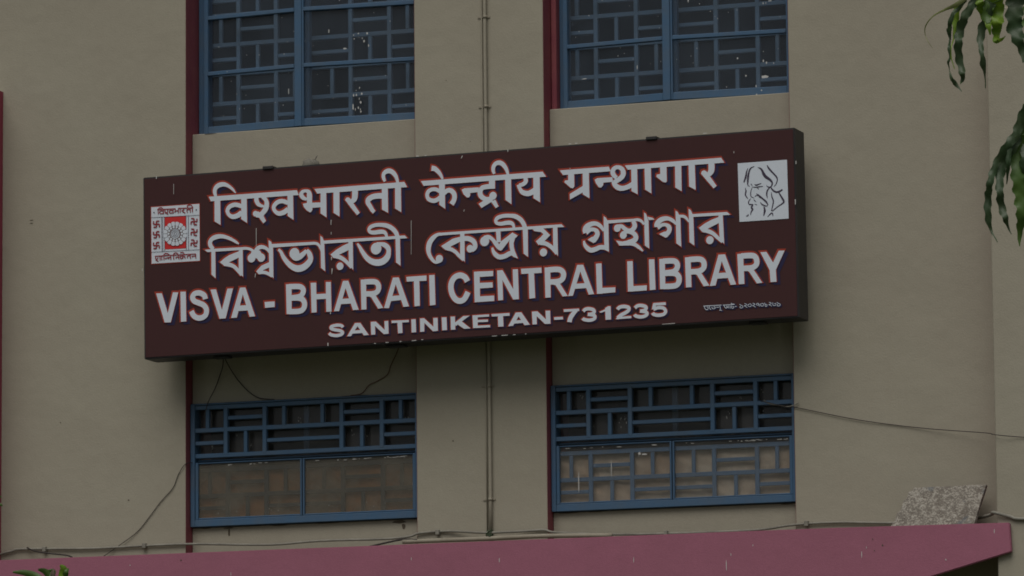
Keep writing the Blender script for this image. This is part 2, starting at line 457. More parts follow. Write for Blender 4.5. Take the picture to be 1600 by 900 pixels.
def rnd_spots(n, xa, xb, za, zb, big=0.008):
    return [(random.uniform(xa, xb), random.uniform(za, zb), random.uniform(0.0015, big * 0.6), random.uniform(0.002, big)) for _ in range(n)]
cl = lambda x, z, n, s: [(x + random.gauss(0, s), z + random.gauss(0, s * 1.5), random.uniform(0.002, 0.006), random.uniform(0.003, 0.012)) for _ in range(n)]
upper_window(XL1, XM0, -1.517 + 0.03, 0, 'upper left window with open blue casements before a blue lattice',
    rnd_spots(40, -2.1, -0.72, 7.15, 7.9, 0.005) + cl(-1.10, 7.24, 12, 0.035) + cl(-1.05, 7.60, 8, 0.03) + [(-1.56, 7.33, 0.004, 0.024), (-1.28, 7.70, 0.004, 0.018), (-1.17, 7.58, 0.016, 0.005), (-1.115, 7.20, 0.006, 0.03)])
upper_window(XM1, XR0, 0.968 + 0.03, 0.034, 'upper right window with open blue casements before a blue lattice',
    rnd_spots(40, 0.35, 1.75, 7.15, 7.9, 0.005) + cl(1.62, 7.72, 14, 0.04) + cl(1.60, 7.20, 8, 0.05) + [(0.98, 7.6, 0.004, 0.03), (1.14, 7.72, 0.004, 0.02), (0.45, 7.27, 0.02, 0.003), (0.80, 7.32, 0.004, 0.02), (1.63, 7.20, 0.03, 0.010)])

def lower_window(x0, x1, mull, gmat, label, spots):
    y = 0.062; z0 = 4.545; z1 = 5.334
    xs = x0 + 0.0055
    H = z1 - z0; W_ = x1 - 0.006 - xs
    zt = 4.965 - z0
    me = frame_mesh(xs, x1 - 0.006, 0, 0.11, 0, H, 0.030, 0.030, 0.045, 0.010, [(0.031, W_ - 0.031, zt - 0.001, zt + 0.011, 0.040, 0.10)])
    win = obj('window', me, M['blue'], bld, (xs, y, z0), label=label)
    rails = [5.309, 5.162, 4.998]
    lattice(win, xs, W_, y + 0.010, rails, (1, 2), M['blue'])
    rails = [4.908, 4.742, 4.588]
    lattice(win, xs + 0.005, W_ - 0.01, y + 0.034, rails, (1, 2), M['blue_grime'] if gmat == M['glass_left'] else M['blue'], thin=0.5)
    # glazed leaves before the lower half
    zl0, zl1 = z0 + 0.046, 4.955
    for a, b_ in ((xs + 0.031, mull - 0.003), (mull + 0.003, x1 - 0.037)):
        w = b_ - a
        s = frame_mesh(a, b_, 0, 0.024, 0, zl1 - zl0, 0.020 if a < mull - .1 else 0.012, 0.012 if a < mull - .1 else 0.020, 0.010, 0.008)
        obj('casement', s, M['blue'], win, (a, y + 0.008, zl0))
        pm = pane_mesh(w - 0.034, zl1 - zl0 - 0.020)
        obj('pane', pm, gmat, win, (a + (0.021 if a < mull - .1 else 0.013), y + 0.022, zl0 + 0.011))
    # glass behind the open upper lattice, with its own centre stile
    obj('pane', pane_mesh(W_ - 0.064, 0.325), M['glass_back'], win, (xs + 0.032, y + 0.075, 4.977))
    block('glazing_bar', mull - 0.018, mull + 0.018, y + 0.0795, y + 0.095, 4.987, 5.302, M['blue_dull'], win)
    drops(win, y + 0.0205, spots)
    # pale worn paint along the head of the glazed leaves, scrapes on the glass behind the open lattice
    worn = []
    for _ in range(26):
        x = random.choice((random.uniform(xs + .05, mull - .05), random.uniform(mull + .08, x1 - .06), random.uniform(x1 - .45, x1 - .06)))
        worn.append((x, 4.936 + random.uniform(-.004, .004), random.uniform(.004, .022), random.uniform(.0012, .003)))
    drops(win, y + 0.0205, worn, 'worn_paint')
    scr = []
    for _ in range(12):
        x, z = random.uniform(xs + .05, x1 - .08), random.uniform(5.02, 5.28)
        for k in range(random.randint(1, 4)): scr.append((x + random.gauss(0, .008), z + random.gauss(0, .014), random.uniform(.0012, .003), random.uniform(.002, .010)))
    drops(win, y + 0.0742, scr)
    return win

lower_window(XL1, XM0, -1.450, M['glass_left'], 'lower left window, blue lattice over frosted dirty panes',
    rnd_spots(10, -2.1, -0.75, 4.62, 4.66, 0.004))
lower_window(XM1, XR0, 1.014, M['glass_right'], 'lower right window, blue lattice over clearer streaked panes',
    rnd_spots(14, 0.35, 1.75, 4.62, 4.9, 0.004) + [(0.40, 4.72, 0.003, 0.10), (0.615, 4.80, 0.003, 0.09), (0.83, 4.88, 0.02, 0.008), (0.80, 4.885, 0.01, 0.012)])

# cloth and paper hung in the room behind the lower windows
def cloth(name, label, cat, x0, x1, z0, z1, y, mat, amp, seed):
    t = thing(name, label, cat, ((x0 + x1) / 2, y, z0))
    rr = random.Random(seed)
    bm = bmesh.new(); nx, nz = 90, 26; g = []
    ph = [(rr.uniform(6, 40), rr.uniform(6, 40), rr.uniform(0, 6)) for _ in range(9)]
    for j in range(nz + 1):
        row = []
        for i in range(nx + 1):
            x = x0 + (x1 - x0) * i / nx; z = z0 + (z1 - z0) * j / nz
            d = sum(abs(math.sin(a * x + b_ * z + c)) for a, b_, c in ph) / 9
            row.append(bm.verts.new((x - (x0 + x1) / 2, amp * (d - .5) * 2, z - z0)))
        g.append(row)
    for j in range(nz):
        for i in range(nx):
            f = bm.faces.new((g[j][i], g[j][i + 1], g[j + 1][i + 1], g[j + 1][i])); f.smooth = True
    r = bmesh.ops.solidify(bm, geom=bm.faces[:], thickness=0.002)
    me = bpy.data.meshes.new(name); bm.to_mesh(me); bm.free()
    o = obj('fabric', me, mat, t, ((x0 + x1) / 2, y, z0))
    block('rod', x0, x1, y - 0.008, y + 0.006, z1 + 0.0005, z1 + 0.0015, M['wire'], t, bev=0.001)
cloth('cloth_screen', 'orange brown cloth hung behind the frosted panes of the lower left window', 'cloth', XL1 + 0.02, XM0 - 0.02, 4.58, 4.905, 0.126, M['brown_cloth'], 0.005, 3)
cloth('cloth_screen', 'crumpled cream cloth hung behind the lattice of the lower right window', 'cloth', XM1 + 0.02, XR0 - 0.02, 4.58, 4.905, 0.130, M['cream_cloth'], 0.010, 8)

# ---------------------------------------------------------------- the sign board
HINDI = "P -1707 426 -1104 426 -1091 394 -1693 396;P -1667 405 -1628 405 -1627 240 -1668 266;S -1658 425 18 -1664 446 24 -1664 467 27 -1651 487 29 -1628 497 30 -1601 498 27 -1572 486 21 -1545 465 16 -1531 449 12 -1521 437 5;P -1484 399 -1446 399 -1445 240 -1485 268;S -1481 349 26 -1510 360 27 -1537 362 28 -1564 352 28 -1579 330 26 -1571 304 23 -1545 287 28 -1510 292 32 -1481 310 32;S -1380 401 28 -1380 381 29 -1369 357 26 -1349 344 20 -1330 339 14;S -1337 403 28 -1315 376 26 -1310 349 32 -1320 318 35 -1340 296 32 -1360 284 28;S -1379 292 39 -1355 284 32 -1335 291 28;B -1388 296 18;P -1365 271 -1335 282 -1316 245 -1334 230;S -1165 348 26 -1194 361 27 -1221 363 28 -1247 351 28 -1263 329 26 -1255 304 23 -1229 286 28 -1195 291 32 -1165 309 32;P -1168 400 -1130 399 -1129 239 -1168 266;P -985 425 -379 427 -360 393 -966 394;S -1037 363 17 -1061 374 25 -1075 396 28 -1065 413 23 -1043 417 19 -1024 408 28 -1019 385 35 -1019 349 35 -1018 312 35;P -1064 336 -1035 340 -1001 343 -1000 293 -1009 280 -1018 279 -1040 294 -1057 315;P -1006 339 -943 337 -943 306 -1006 306;P -943 407 -905 406 -905 239 -945 267;P -856 405 -816 404 -817 238 -857 265;S -711 411 39 -711 375 39 -716 343 37 -736 327 28 -756 333 23;P -778 341 -770 354 -758 356 -746 350 -680 253 -699 239 -737 286;S -516 348 37 -554 351 35 -592 348 34 -619 334 35 -625 314 30 -612 291 28 -595 263 26 -583 249 23;P -530 407 -490 406 -490 239 -531 263;P -441 410 -402 409 -402 237 -443 264;S -508 439 16 -517 460 22 -518 483 24 -504 499 28 -480 504 30 -457 494 29 -438 472 26 -428 449 21 -422 422 18;P -268 424 538 426 560 393 -250 393;S -196 500 34 -174 495 30 -150 474 26 -134 451 20 -123 427 14;P -148 404 -109 404 -109 238 -147 266;S -143 350 23 -164 363 24 -192 367 24 -218 356 26 -228 332 24 -217 306 25 -184 294 28 -155 302 28 -141 314 28;S -117 335 28 -93 352 29 -67 349 30 -48 326 31 -48 294 31 -66 264 34;P 21 358 115 358 114 328 58 326 20 330;P 2 351 21 358 58 345 58 309 50 299 36 300 15 321;P 184 399 224 398 223 342 183 343;S 214 358 32 171 358 30 138 352 30 124 329 32 130 302 32 156 282 29 184 280 28 208 292 32;B 209 298 25;P 113 254 165 282 208 279 207 265 132 227;P 196 262 224 273 245 229 226 219;P 291 402 330 402 330 237 291 266;S 220 435 16 213 457 22 216 481 26 230 498 27 252 503 28 275 493 28 293 471 25 304 448 21 310 421 16;P 476 398 518 397 518 236 476 264;S 421 402 23 427 375 28 411 358 26 383 351 23;S 377 356 23 387 329 23 405 306 30 438 296 33 466 303 36 485 313 37;P 651 426 971 426 982 397 671 395;P 705 400 744 399 744 317 734 308 720 312 679 350 686 361 704 360;P 800 402 840 401 841 238 798 266;P 799 318 799 278 714 239 713 274;P 877 352 895 360 992 359 996 330 934 329 931 312 917 299 903 303 885 329;S 1020 353 23 1001 372 28 995 396 30 1010 415 26 1033 418 24 1056 405 28 1064 380 32 1055 357 32 1029 339 30 1001 325 28;S 1001 332 30 1010 307 30 1033 290 33 1060 285 30 1093 292 30 1125 307 32;P 1075 426 1696 429 1715 397 1093 398;P 1116 403 1154 403 1154 241 1115 264;P 1202 404 1243 403 1243 240 1203 267;P 1302 401 1344 401 1344 307 1336 301 1318 307 1278 341 1280 354 1303 357;P 1399 403 1439 402 1438 240 1398 266;P 1486 403 1526 402 1528 242 1487 266;S 1632 404 39 1633 373 39 1628 347 37 1607 328 28 1591 334 23;P 1565 340 1571 355 1585 359 1599 352 1663 257 1644 243 1611 282"
BENGALI = "P -1739 88 -1666 91 -1452 88 -1452 71 -1666 72 -1718 73;S -1471 81 17 -1442 77 17 -1418 68 17 -1401 53 18 -1394 37 28;P -1692 82 -1665 80 -1664 -98 -1692 -72;S -1678 90 21 -1695 109 27 -1701 132 28 -1690 152 28 -1665 164 30 -1631 168 27 -1597 162 23 -1563 148 20 -1534 132 17 -1515 119 14 -1503 110 6;P -1504 69 -1477 73 -1476 -102 -1506 -71;P -1505 63 -1499 26 -1572 -3 -1604 -22 -1634 2 -1603 26 -1569 44;S -1604 -10 26 -1570 -17 26 -1540 -30 23 -1516 -52 23 -1488 -90 14;B -1417 15 28;B -1351 13 27;S -1389 53 32 -1374 74 28 -1350 81 25 -1326 75 22 -1306 61 19 -1290 39 16;P -1416 57 -1360 60 -1341 27 -1375 6 -1384 11 -1428 32;P -1300 121 -1282 110 -1276 86 -1270 67 -1269 -124 -1297 -91 -1299 69;P -1297 -19 -1297 -53 -1337 -66 -1356 -92 -1369 -91 -1386 -72 -1351 -38;S -1366 -80 21 -1332 -82 21 -1303 -93 20 -1279 -113 11;P -1279 95 -989 90 -990 72 -1275 72;S -999 81 18 -975 78 18 -958 65 17 -947 41 12 -944 23 6;S -1234 58 14 -1217 41 20 -1198 4 26 -1169 -34 31 -1136 -61 37 -1100 -73 42 -1064 -66 42 -1034 -45 40 -1016 -17 34 -1024 17 32 -1041 42 20;S -1043 39 20 -1063 20 30 -1087 3 36 -1113 -4 37 -1135 6 32;B -1125 25 35;P -948 125 -934 115 -926 94 -922 67 -918 -102 -946 -78;P -927 93 -382 89 -363 71 -922 73;P -759 78 -730 79 -729 -106 -758 -68;P -757 66 -755 24 -822 -3 -851 -21 -863 -20 -881 3 -841 30 -798 52;S -861 -9 23 -827 -16 26 -794 -34 24 -768 -58 22 -742 -91 14;B -818 -76 24;S -699 59 11 -683 35 20 -664 2 26 -636 -36 32 -603 -60 37 -565 -70 41 -527 -63 42 -500 -40 39 -490 -9 30 -494 18 31 -516 38 30 -544 46 23 -568 45 28;B -574 19 37;P -443 93 -417 94 -413 71 -412 -100 -441 -77;S -431 85 26 -438 108 28 -462 137 28 -495 157 28 -533 166 25 -571 168 24 -605 160 24 -620 144 21 -612 127 23 -586 121 26 -553 123 28 -524 121 26 -508 109 21 -502 88 18;S -133 81 18 -161 80 20 -190 63 29 -214 35 33 -224 -0 32 -221 -36 26 -201 -73 22 -178 -93 19 -154 -87 23;B -153 -73 25;P -147 90 655 89 673 71 -147 73;P -12 77 16 78 16 -103 -15 -74;P -13 56 -11 26 -68 3 -101 -22 -113 -19 -140 6 -100 27 -62 47;S -106 -10 23 -73 -19 24 -45 -37 22 -19 -65 21 6 -93 13;S 13 43 30 41 41 31 69 27 31 84 6 30 83 -20 28 64 -37 20;B 52 -23 24;B 149 17 31;S 149 35 35 175 42 25 201 25 22 219 2 26 242 -27 28 260 -44 14;P 225 77 254 77 255 6 229 3;P 255 8 333 59 368 38 356 26 313 13 261 -47 238 -20;P 311 7 332 36 368 38 349 22 339 -9 341 -35 347 -58 366 -105 337 -93 326 -83 317 -52 312 -25;S 199 -26 12 205 -49 21 220 -72 28 246 -88 30 279 -85 30 312 -71 31 331 -70 28;P 401 96 427 97 434 74 433 -100 404 -77;S 415 89 28 406 111 28 386 139 28 353 159 28 316 166 24 274 167 24 238 158 25 225 142 22 232 125 21 259 119 24 292 122 26 320 121 26 338 109 20 344 84 17;P 466 70 534 74 580 26 542 -9 504 -31 486 -6 524 23 536 36 520 50 478 58;S 514 -20 23 542 -22 26 569 -35 25 597 -59 24 619 -94 14;P 599 78 628 78 629 -107 599 -70;B 534 -78 25;S 930 29 14 912 57 23 885 76 26 853 78 29 824 65 35 809 46 33 812 24 30;S 814 26 32 840 42 26 866 42 23 884 30 28 888 10 30 876 -11 32;P 824 -19 851 -3 883 1 892 -17 876 -36 862 -42;P 931 121 946 110 955 92 961 71 961 -103 932 -72 930 38;S 800 -24 11 804 -46 20 820 -69 27 845 -85 30 877 -80 29 905 -71 28 937 -75 28;P 928 -63 958 -74 961 -103 932 -88;P 950 93 1134 91 1134 74 954 73;S 1125 83 17 1153 83 18 1176 72 17 1191 51 12;B 1018 40 23;S 1018 53 20 1046 50 23 1069 31 25 1092 18 28 1115 23 29 1130 42 31 1129 60 28 1120 76 23;B 1056 -6 23;S 1050 3 28 1078 14 23 1110 8 26 1132 -9 29 1136 -33 32 1113 -49 34 1085 -54 32;P 1008 -36 1049 -45 1095 -39 1094 -72 1030 -69;S 1085 -52 32 1127 -68 23 1154 -87 20 1181 -113 9;P 1193 126 1206 116 1213 94 1221 71 1222 -100 1194 -79;P 1213 98 1249 88 1259 76 1222 77;S 1397 37 9 1382 58 21 1359 73 23 1332 79 27 1300 72 32 1276 52 32 1272 30 28;S 1278 26 29 1306 40 22 1331 40 21 1350 27 28 1354 7 29 1343 -14 29;P 1286 -15 1316 -3 1362 2 1355 -21 1341 -36 1329 -40;P 1396 123 1410 113 1419 95 1426 75 1428 -103 1397 -79;S 1419 87 17 1446 84 18 1464 72 17 1480 47 8;P 1480 128 1494 119 1504 96 1509 76 1512 -101 1482 -78;P 1501 94 1725 92 1747 73 1506 76;P 1670 73 1698 74 1703 -103 1675 -74;P 1672 65 1671 27 1609 1 1572 -21 1561 -16 1543 6 1582 31 1624 50;S 1568 -10 23 1604 -19 25 1635 -36 23 1662 -62 21 1691 -92 14;B 1612 -74 25"
LATIN = "P -2075 -168 -2035 -170 -1995 -300 -1959 -169 -1922 -171 -1975 -359 -2017 -357;P -1907 -168 -1870 -170 -1868 -359 -1905 -360;S -1736 -226 34 -1744 -201 34 -1775 -184 34 -1809 -187 34 -1824 -209 34 -1812 -233 34 -1780 -248 34 -1746 -265 34 -1729 -293 34 -1734 -325 34 -1756 -341 34 -1786 -343 34 -1816 -327 34 -1832 -296 34;P -1700 -168 -1662 -169 -1623 -302 -1584 -169 -1546 -170 -1598 -357 -1640 -357;P -1498 -168 -1461 -169 -1479 -211 -1522 -357 -1561 -357;P -1498 -168 -1461 -169 -1397 -356 -1434 -357 -1480 -208;P -1509 -282 -1450 -282 -1440 -316 -1519 -316;P -1331 -270 -1263 -270 -1263 -306 -1328 -307;P -1185 -167 -1147 -167 -1148 -357 -1182 -356;S -1165 -183 34 -1101 -186 34 -1077 -195 34 -1067 -214 34 -1077 -239 34 -1102 -252 34 -1160 -255 34;S -1160 -256 34 -1097 -260 34 -1068 -276 34 -1060 -306 34 -1071 -332 34 -1098 -343 34 -1166 -341 34;P -1017 -168 -980 -170 -979 -357 -1013 -357;P -915 -170 -881 -171 -879 -358 -914 -358;P -985 -242 -912 -243 -912 -276 -983 -275;P -799 -170 -763 -171 -780 -210 -828 -359 -862 -358;P -799 -170 -763 -171 -696 -358 -734 -358 -783 -214;P -805 -283 -752 -283 -743 -316 -820 -316;P -680 -170 -644 -171 -644 -359 -677 -359;S -657 -186 34 -594 -188 34 -570 -199 34 -560 -222 34 -567 -249 34 -595 -263 34 -648 -262 34;P -629 -276 -583 -272 -531 -357 -565 -360 -610 -287;P -464 -171 -425 -172 -445 -211 -493 -361 -526 -358;P -464 -171 -425 -172 -359 -358 -396 -359 -446 -213;P -470 -286 -412 -285 -408 -315 -485 -318;P -374 -172 -240 -172 -240 -205 -372 -202;P -325 -187 -288 -187 -287 -359 -322 -360;P -222 -171 -186 -172 -183 -360 -220 -361;S 31 -227 36 16 -200 36 -17 -185 36 -53 -196 36 -74 -226 36 -79 -262 36 -69 -303 36 -48 -334 36 -20 -346 36 9 -335 36 34 -293 36;P 75 -169 112 -170 113 -360 77 -360;P 95 -169 202 -172 201 -204 104 -204;P 103 -241 197 -243 198 -275 103 -276;P 102 -325 206 -326 206 -360 82 -360;P 228 -171 261 -172 264 -358 232 -358;P 331 -171 365 -172 368 -359 333 -359;P 228 -171 264 -171 367 -358 331 -359;P 385 -171 519 -172 520 -205 388 -203;P 434 -187 470 -187 475 -358 437 -360;P 540 -173 577 -174 576 -361 542 -361;S 565 -189 34 626 -190 34 653 -202 34 663 -224 34 655 -251 34 627 -265 34 573 -265 34;P 589 -280 636 -276 688 -359 655 -360 610 -288;P 753 -171 792 -172 773 -211 721 -360 691 -360;P 753 -171 792 -172 859 -358 824 -359 773 -214;P 746 -287 802 -287 811 -318 731 -318;P 875 -171 911 -171 914 -359 878 -358;P 900 -323 998 -325 997 -356 895 -358;P 1078 -170 1113 -170 1115 -358 1079 -357;P 1101 -325 1201 -326 1200 -357 1095 -358;P 1218 -167 1253 -168 1257 -356 1220 -357;P 1285 -169 1321 -169 1320 -356 1286 -355;S 1309 -184 34 1371 -186 34 1393 -196 34 1401 -218 34 1392 -241 34 1369 -254 34 1316 -257 34;S 1316 -259 34 1377 -263 34 1402 -277 34 1410 -303 34 1401 -330 34 1376 -341 34 1310 -340 34;P 1450 -170 1486 -170 1488 -355 1453 -355;S 1474 -185 34 1539 -186 34 1564 -198 34 1572 -221 34 1565 -246 34 1538 -260 34 1484 -261 34;P 1507 -274 1550 -269 1603 -353 1566 -355 1525 -283;P 1665 -167 1707 -168 1684 -211 1642 -355 1605 -356;P 1665 -167 1707 -168 1773 -357 1738 -358 1686 -211;P 1656 -280 1717 -280 1725 -314 1643 -314;P 1785 -171 1822 -171 1826 -357 1790 -357;S 1809 -185 34 1875 -186 34 1899 -197 34 1908 -223 34 1901 -248 34 1873 -261 34 1816 -262 34;P 1840 -276 1885 -271 1940 -357 1905 -359 1858 -285;P 1932 -170 1970 -170 2011 -238 2048 -168 2086 -169 2027 -284 2030 -357 1992 -357 1988 -283"
TOWN = "S -803 -463 20 -814 -451 20 -846 -447 20 -880 -453 20 -883 -464 20 -865 -473 20 -822 -483 20 -805 -495 20 -815 -507 20 -847 -512 20 -883 -505 20 -896 -493 20;P -722 -441 -686 -442 -706 -463 -750 -521 -776 -521;P -722 -441 -686 -442 -631 -521 -663 -522 -703 -464;P -735 -487 -677 -487 -667 -506 -750 -506;P -616 -440 -589 -440 -587 -521 -614 -521;P -524 -441 -499 -441 -498 -521 -523 -522;P -616 -440 -582 -440 -498 -521 -530 -522;P -478 -441 -362 -443 -362 -457 -476 -456;P -438 -448 -407 -449 -405 -522 -434 -523;P -345 -441 -316 -441 -314 -523 -344 -523;P -287 -439 -258 -439 -260 -522 -287 -523;P -199 -441 -170 -442 -169 -523 -198 -524;P -287 -439 -259 -440 -169 -523 -202 -524;P -143 -441 -111 -442 -109 -522 -141 -522;P -84 -440 -55 -441 -54 -522 -83 -522;P -56 -479 0 -442 43 -441 -21 -481 -51 -501;P -37 -482 -11 -474 46 -521 4 -521 -37 -492;P 61 -441 95 -441 94 -520 64 -521;P 85 -441 171 -441 170 -455 85 -455;P 85 -471 163 -473 162 -487 84 -486;P 84 -507 175 -508 176 -522 84 -521;P 186 -441 305 -441 305 -458 188 -456;P 228 -451 262 -451 264 -522 230 -522;P 346 -441 383 -442 364 -467 326 -522 295 -523;P 346 -441 383 -442 437 -522 402 -523 366 -467;P 340 -490 395 -490 405 -508 326 -509;P 452 -442 482 -442 483 -522 455 -522;P 541 -442 571 -443 572 -524 544 -524;P 452 -442 488 -442 572 -524 536 -523;P 596 -486 653 -486 655 -502 597 -502;P 659 -441 760 -442 760 -457 661 -457;S 743 -451 22 718 -475 28 701 -500 29 696 -522 29;S 787 -461 21 801 -449 21 825 -447 21 852 -455 21 858 -469 21 844 -480 21 816 -482 21;S 816 -481 21 855 -489 21 862 -505 21 849 -515 21 821 -518 21 791 -511 21 782 -503 21;P 929 -449 948 -439 965 -440 966 -522 931 -522;P 892 -470 929 -457 934 -447 959 -443 937 -468 898 -477;S 1009 -463 22 1021 -451 22 1051 -447 22 1080 -455 22 1081 -472 22 1061 -486 22 1029 -500 22 1008 -516 22;P 996 -521 1007 -509 1096 -508 1098 -522 1001 -523;S 1122 -461 21 1138 -449 21 1163 -448 21 1189 -456 21 1194 -469 21 1178 -480 21 1154 -482 21;S 1154 -481 21 1192 -490 21 1199 -504 21 1183 -515 21 1153 -518 21 1126 -510 21 1118 -501 21;P 1241 -438 1320 -438 1322 -455 1252 -454;P 1239 -440 1260 -440 1254 -472 1230 -478;S 1241 -477 21 1273 -468 21 1306 -474 21 1319 -494 21 1305 -511 21 1272 -515 21 1243 -508 21 1235 -498 21"
CREDIT = "P 1560.7 -474.7 1676.9 -475.5 1676.8 -479.4 1561.5 -478.6;S 1567.7 -478.6 3.6 1569.3 -489.0 3.6 1576.2 -498.1 3.6 1585.1 -500.3 3.6 1591.6 -493.9 3.6 1589.1 -485.1 3.6 1582.8 -483.9 3.6;S 1598.2 -478.8 3.6 1600.6 -489.3 3.6 1603.1 -496.3 3.6 1610.2 -501.9 3.6;S 1615.9 -485.1 3.6 1617.5 -493.8 3.6 1626.4 -497.8 3.6 1636.3 -493.2 3.6 1633.8 -484.5 3.6 1626.6 -486.6 3.6;S 1642.7 -488.5 3.6 1649.8 -489.8 3.6 1655.2 -489.2 3.6 1662.3 -488.8 3.6;S 1666.1 -481.3 3.6 1668.5 -491.8 3.6 1669.1 -503.9 3.6;S 1663.6 -510.4 3.6 1669.0 -507.3 3.6 1677.9 -511.3 3.6;P 1685.8 -476.5 1760.8 -476.9 1760.7 -480.4 1686.6 -480.5;S 1692.9 -481.3 3.6 1698.0 -491.9 3.6 1706.8 -498.5 3.6 1712.3 -491.1 3.6 1707.1 -483.9 3.6;S 1719.6 -482.9 3.6 1720.1 -500.2 3.6;S 1708.7 -492.6 3.6 1719.4 -493.2 3.6;S 1730.3 -483.6 3.6 1731.7 -502.6 3.6;S 1740.1 -484.2 3.6 1740.7 -498.0 3.6 1749.5 -502.0 3.6 1755.1 -493.8 3.6 1746.2 -489.8 3.6;S 1737.8 -468.6 3.6 1744.8 -475.9 3.6 1757.3 -475.9 3.6;S 1761.4 -491.6 3.6 1772.9 -491.8 3.6;S 1792.1 -478.9 3.1 1798.1 -485.2 3.1 1811.1 -491.9 3.1 1812.0 -499.8 3.1 1804.8 -503.2 3.1 1795.6 -501.7 3.1 1793.7 -495.7 3.1 1800.9 -494.2 3.1;S 1822.7 -477.9 3.1 1830.8 -479.4 3.1 1836.7 -485.6 3.1 1829.5 -489.1 3.1 1821.3 -491.5 3.1 1831.4 -496.1 3.1 1839.4 -503.4 3.1;S 1854.1 -481.8 3.1 1860.2 -481.2 3.1 1866.2 -487.5 3.1 1862.9 -497.1 3.1 1853.7 -498.4 3.1 1845.7 -492.1 3.1 1845.9 -484.2 3.1 1853.0 -485.7 3.1;S 1875.5 -479.2 3.1 1883.6 -480.7 3.1 1889.6 -487.0 3.1 1882.4 -490.4 3.1 1874.2 -492.9 3.1 1884.2 -497.4 3.1 1892.2 -504.8 3.1;S 1913.9 -489.5 3.1 1906.7 -492.9 3.1 1899.7 -488.6 3.1 1901.9 -481.9 3.1 1910.0 -481.4 3.1 1914.9 -488.6 3.1 1916.6 -502.4 3.1;S 1932.3 -483.8 3.1 1938.4 -483.2 3.1 1944.4 -489.4 3.1 1941.1 -499.0 3.1 1931.9 -500.4 3.1 1924.0 -494.0 3.1 1924.1 -486.2 3.1 1931.2 -487.6 3.1;S 1949.7 -480.9 3.1 1954.5 -491.0 3.1 1954.2 -500.8 3.1 1962.3 -503.3 3.1 1966.5 -496.7 3.1 1962.6 -491.5 3.1 1954.4 -493.0 3.1;S 1979.1 -479.8 3.1 1987.2 -481.3 3.1 1993.1 -487.6 3.1 1985.9 -491.0 3.1 1977.8 -493.5 3.1 1987.8 -498.0 3.1 1995.7 -505.4 3.1;S 2003.4 -482.4 3.1 2003.1 -496.0 3.1 2011.0 -502.4 3.1 2021.2 -499.1 3.1 2022.4 -490.4 3.1 2016.4 -489.0 3.1 2015.3 -493.9 3.1;S 2028.7 -482.0 3.1 2034.7 -488.2 3.1 2047.7 -494.9 3.1 2048.5 -502.8 3.1 2041.3 -506.3 3.1 2032.2 -504.7 3.1 2030.3 -498.7 3.1 2037.5 -497.2 3.1"
CREST_PANEL = "P -2106.1 386.7 -1773.5 385.7 -1774.0 22.1 -2105.9 24.5"
CREST_BORDER = "P -2111.1 392.3 -1769.6 390.7 -1770.1 17.2 -2111.6 19.6"
CREST_RED = "P -2013.1 317.3 -1866.1 314.5 -1866.7 108.2 -2013.6 110.1"
CREST_LINES = "S -2103.7 319.8 2.6 -1773.1 313.4 2.6;S -2105.4 97.9 2.6 -1773.3 92.6 2.6;S -2034.6 317.7 2.6 -2032.9 97.3 2.6;S -2026.7 317.2 2.6 -2026.1 97.9 2.6;S -2014.2 317.3 2.6 -2013.7 97.0 2.6;S -1865.0 314.4 2.6 -1865.1 94.5 2.6;S -1849.2 314.4 2.6 -1849.4 94.5 2.6;B -2086.5 351.2 4.7;B -1794.2 348.9 4.7"
CREST_DISC = "B -1939.3 204.7 77.0"
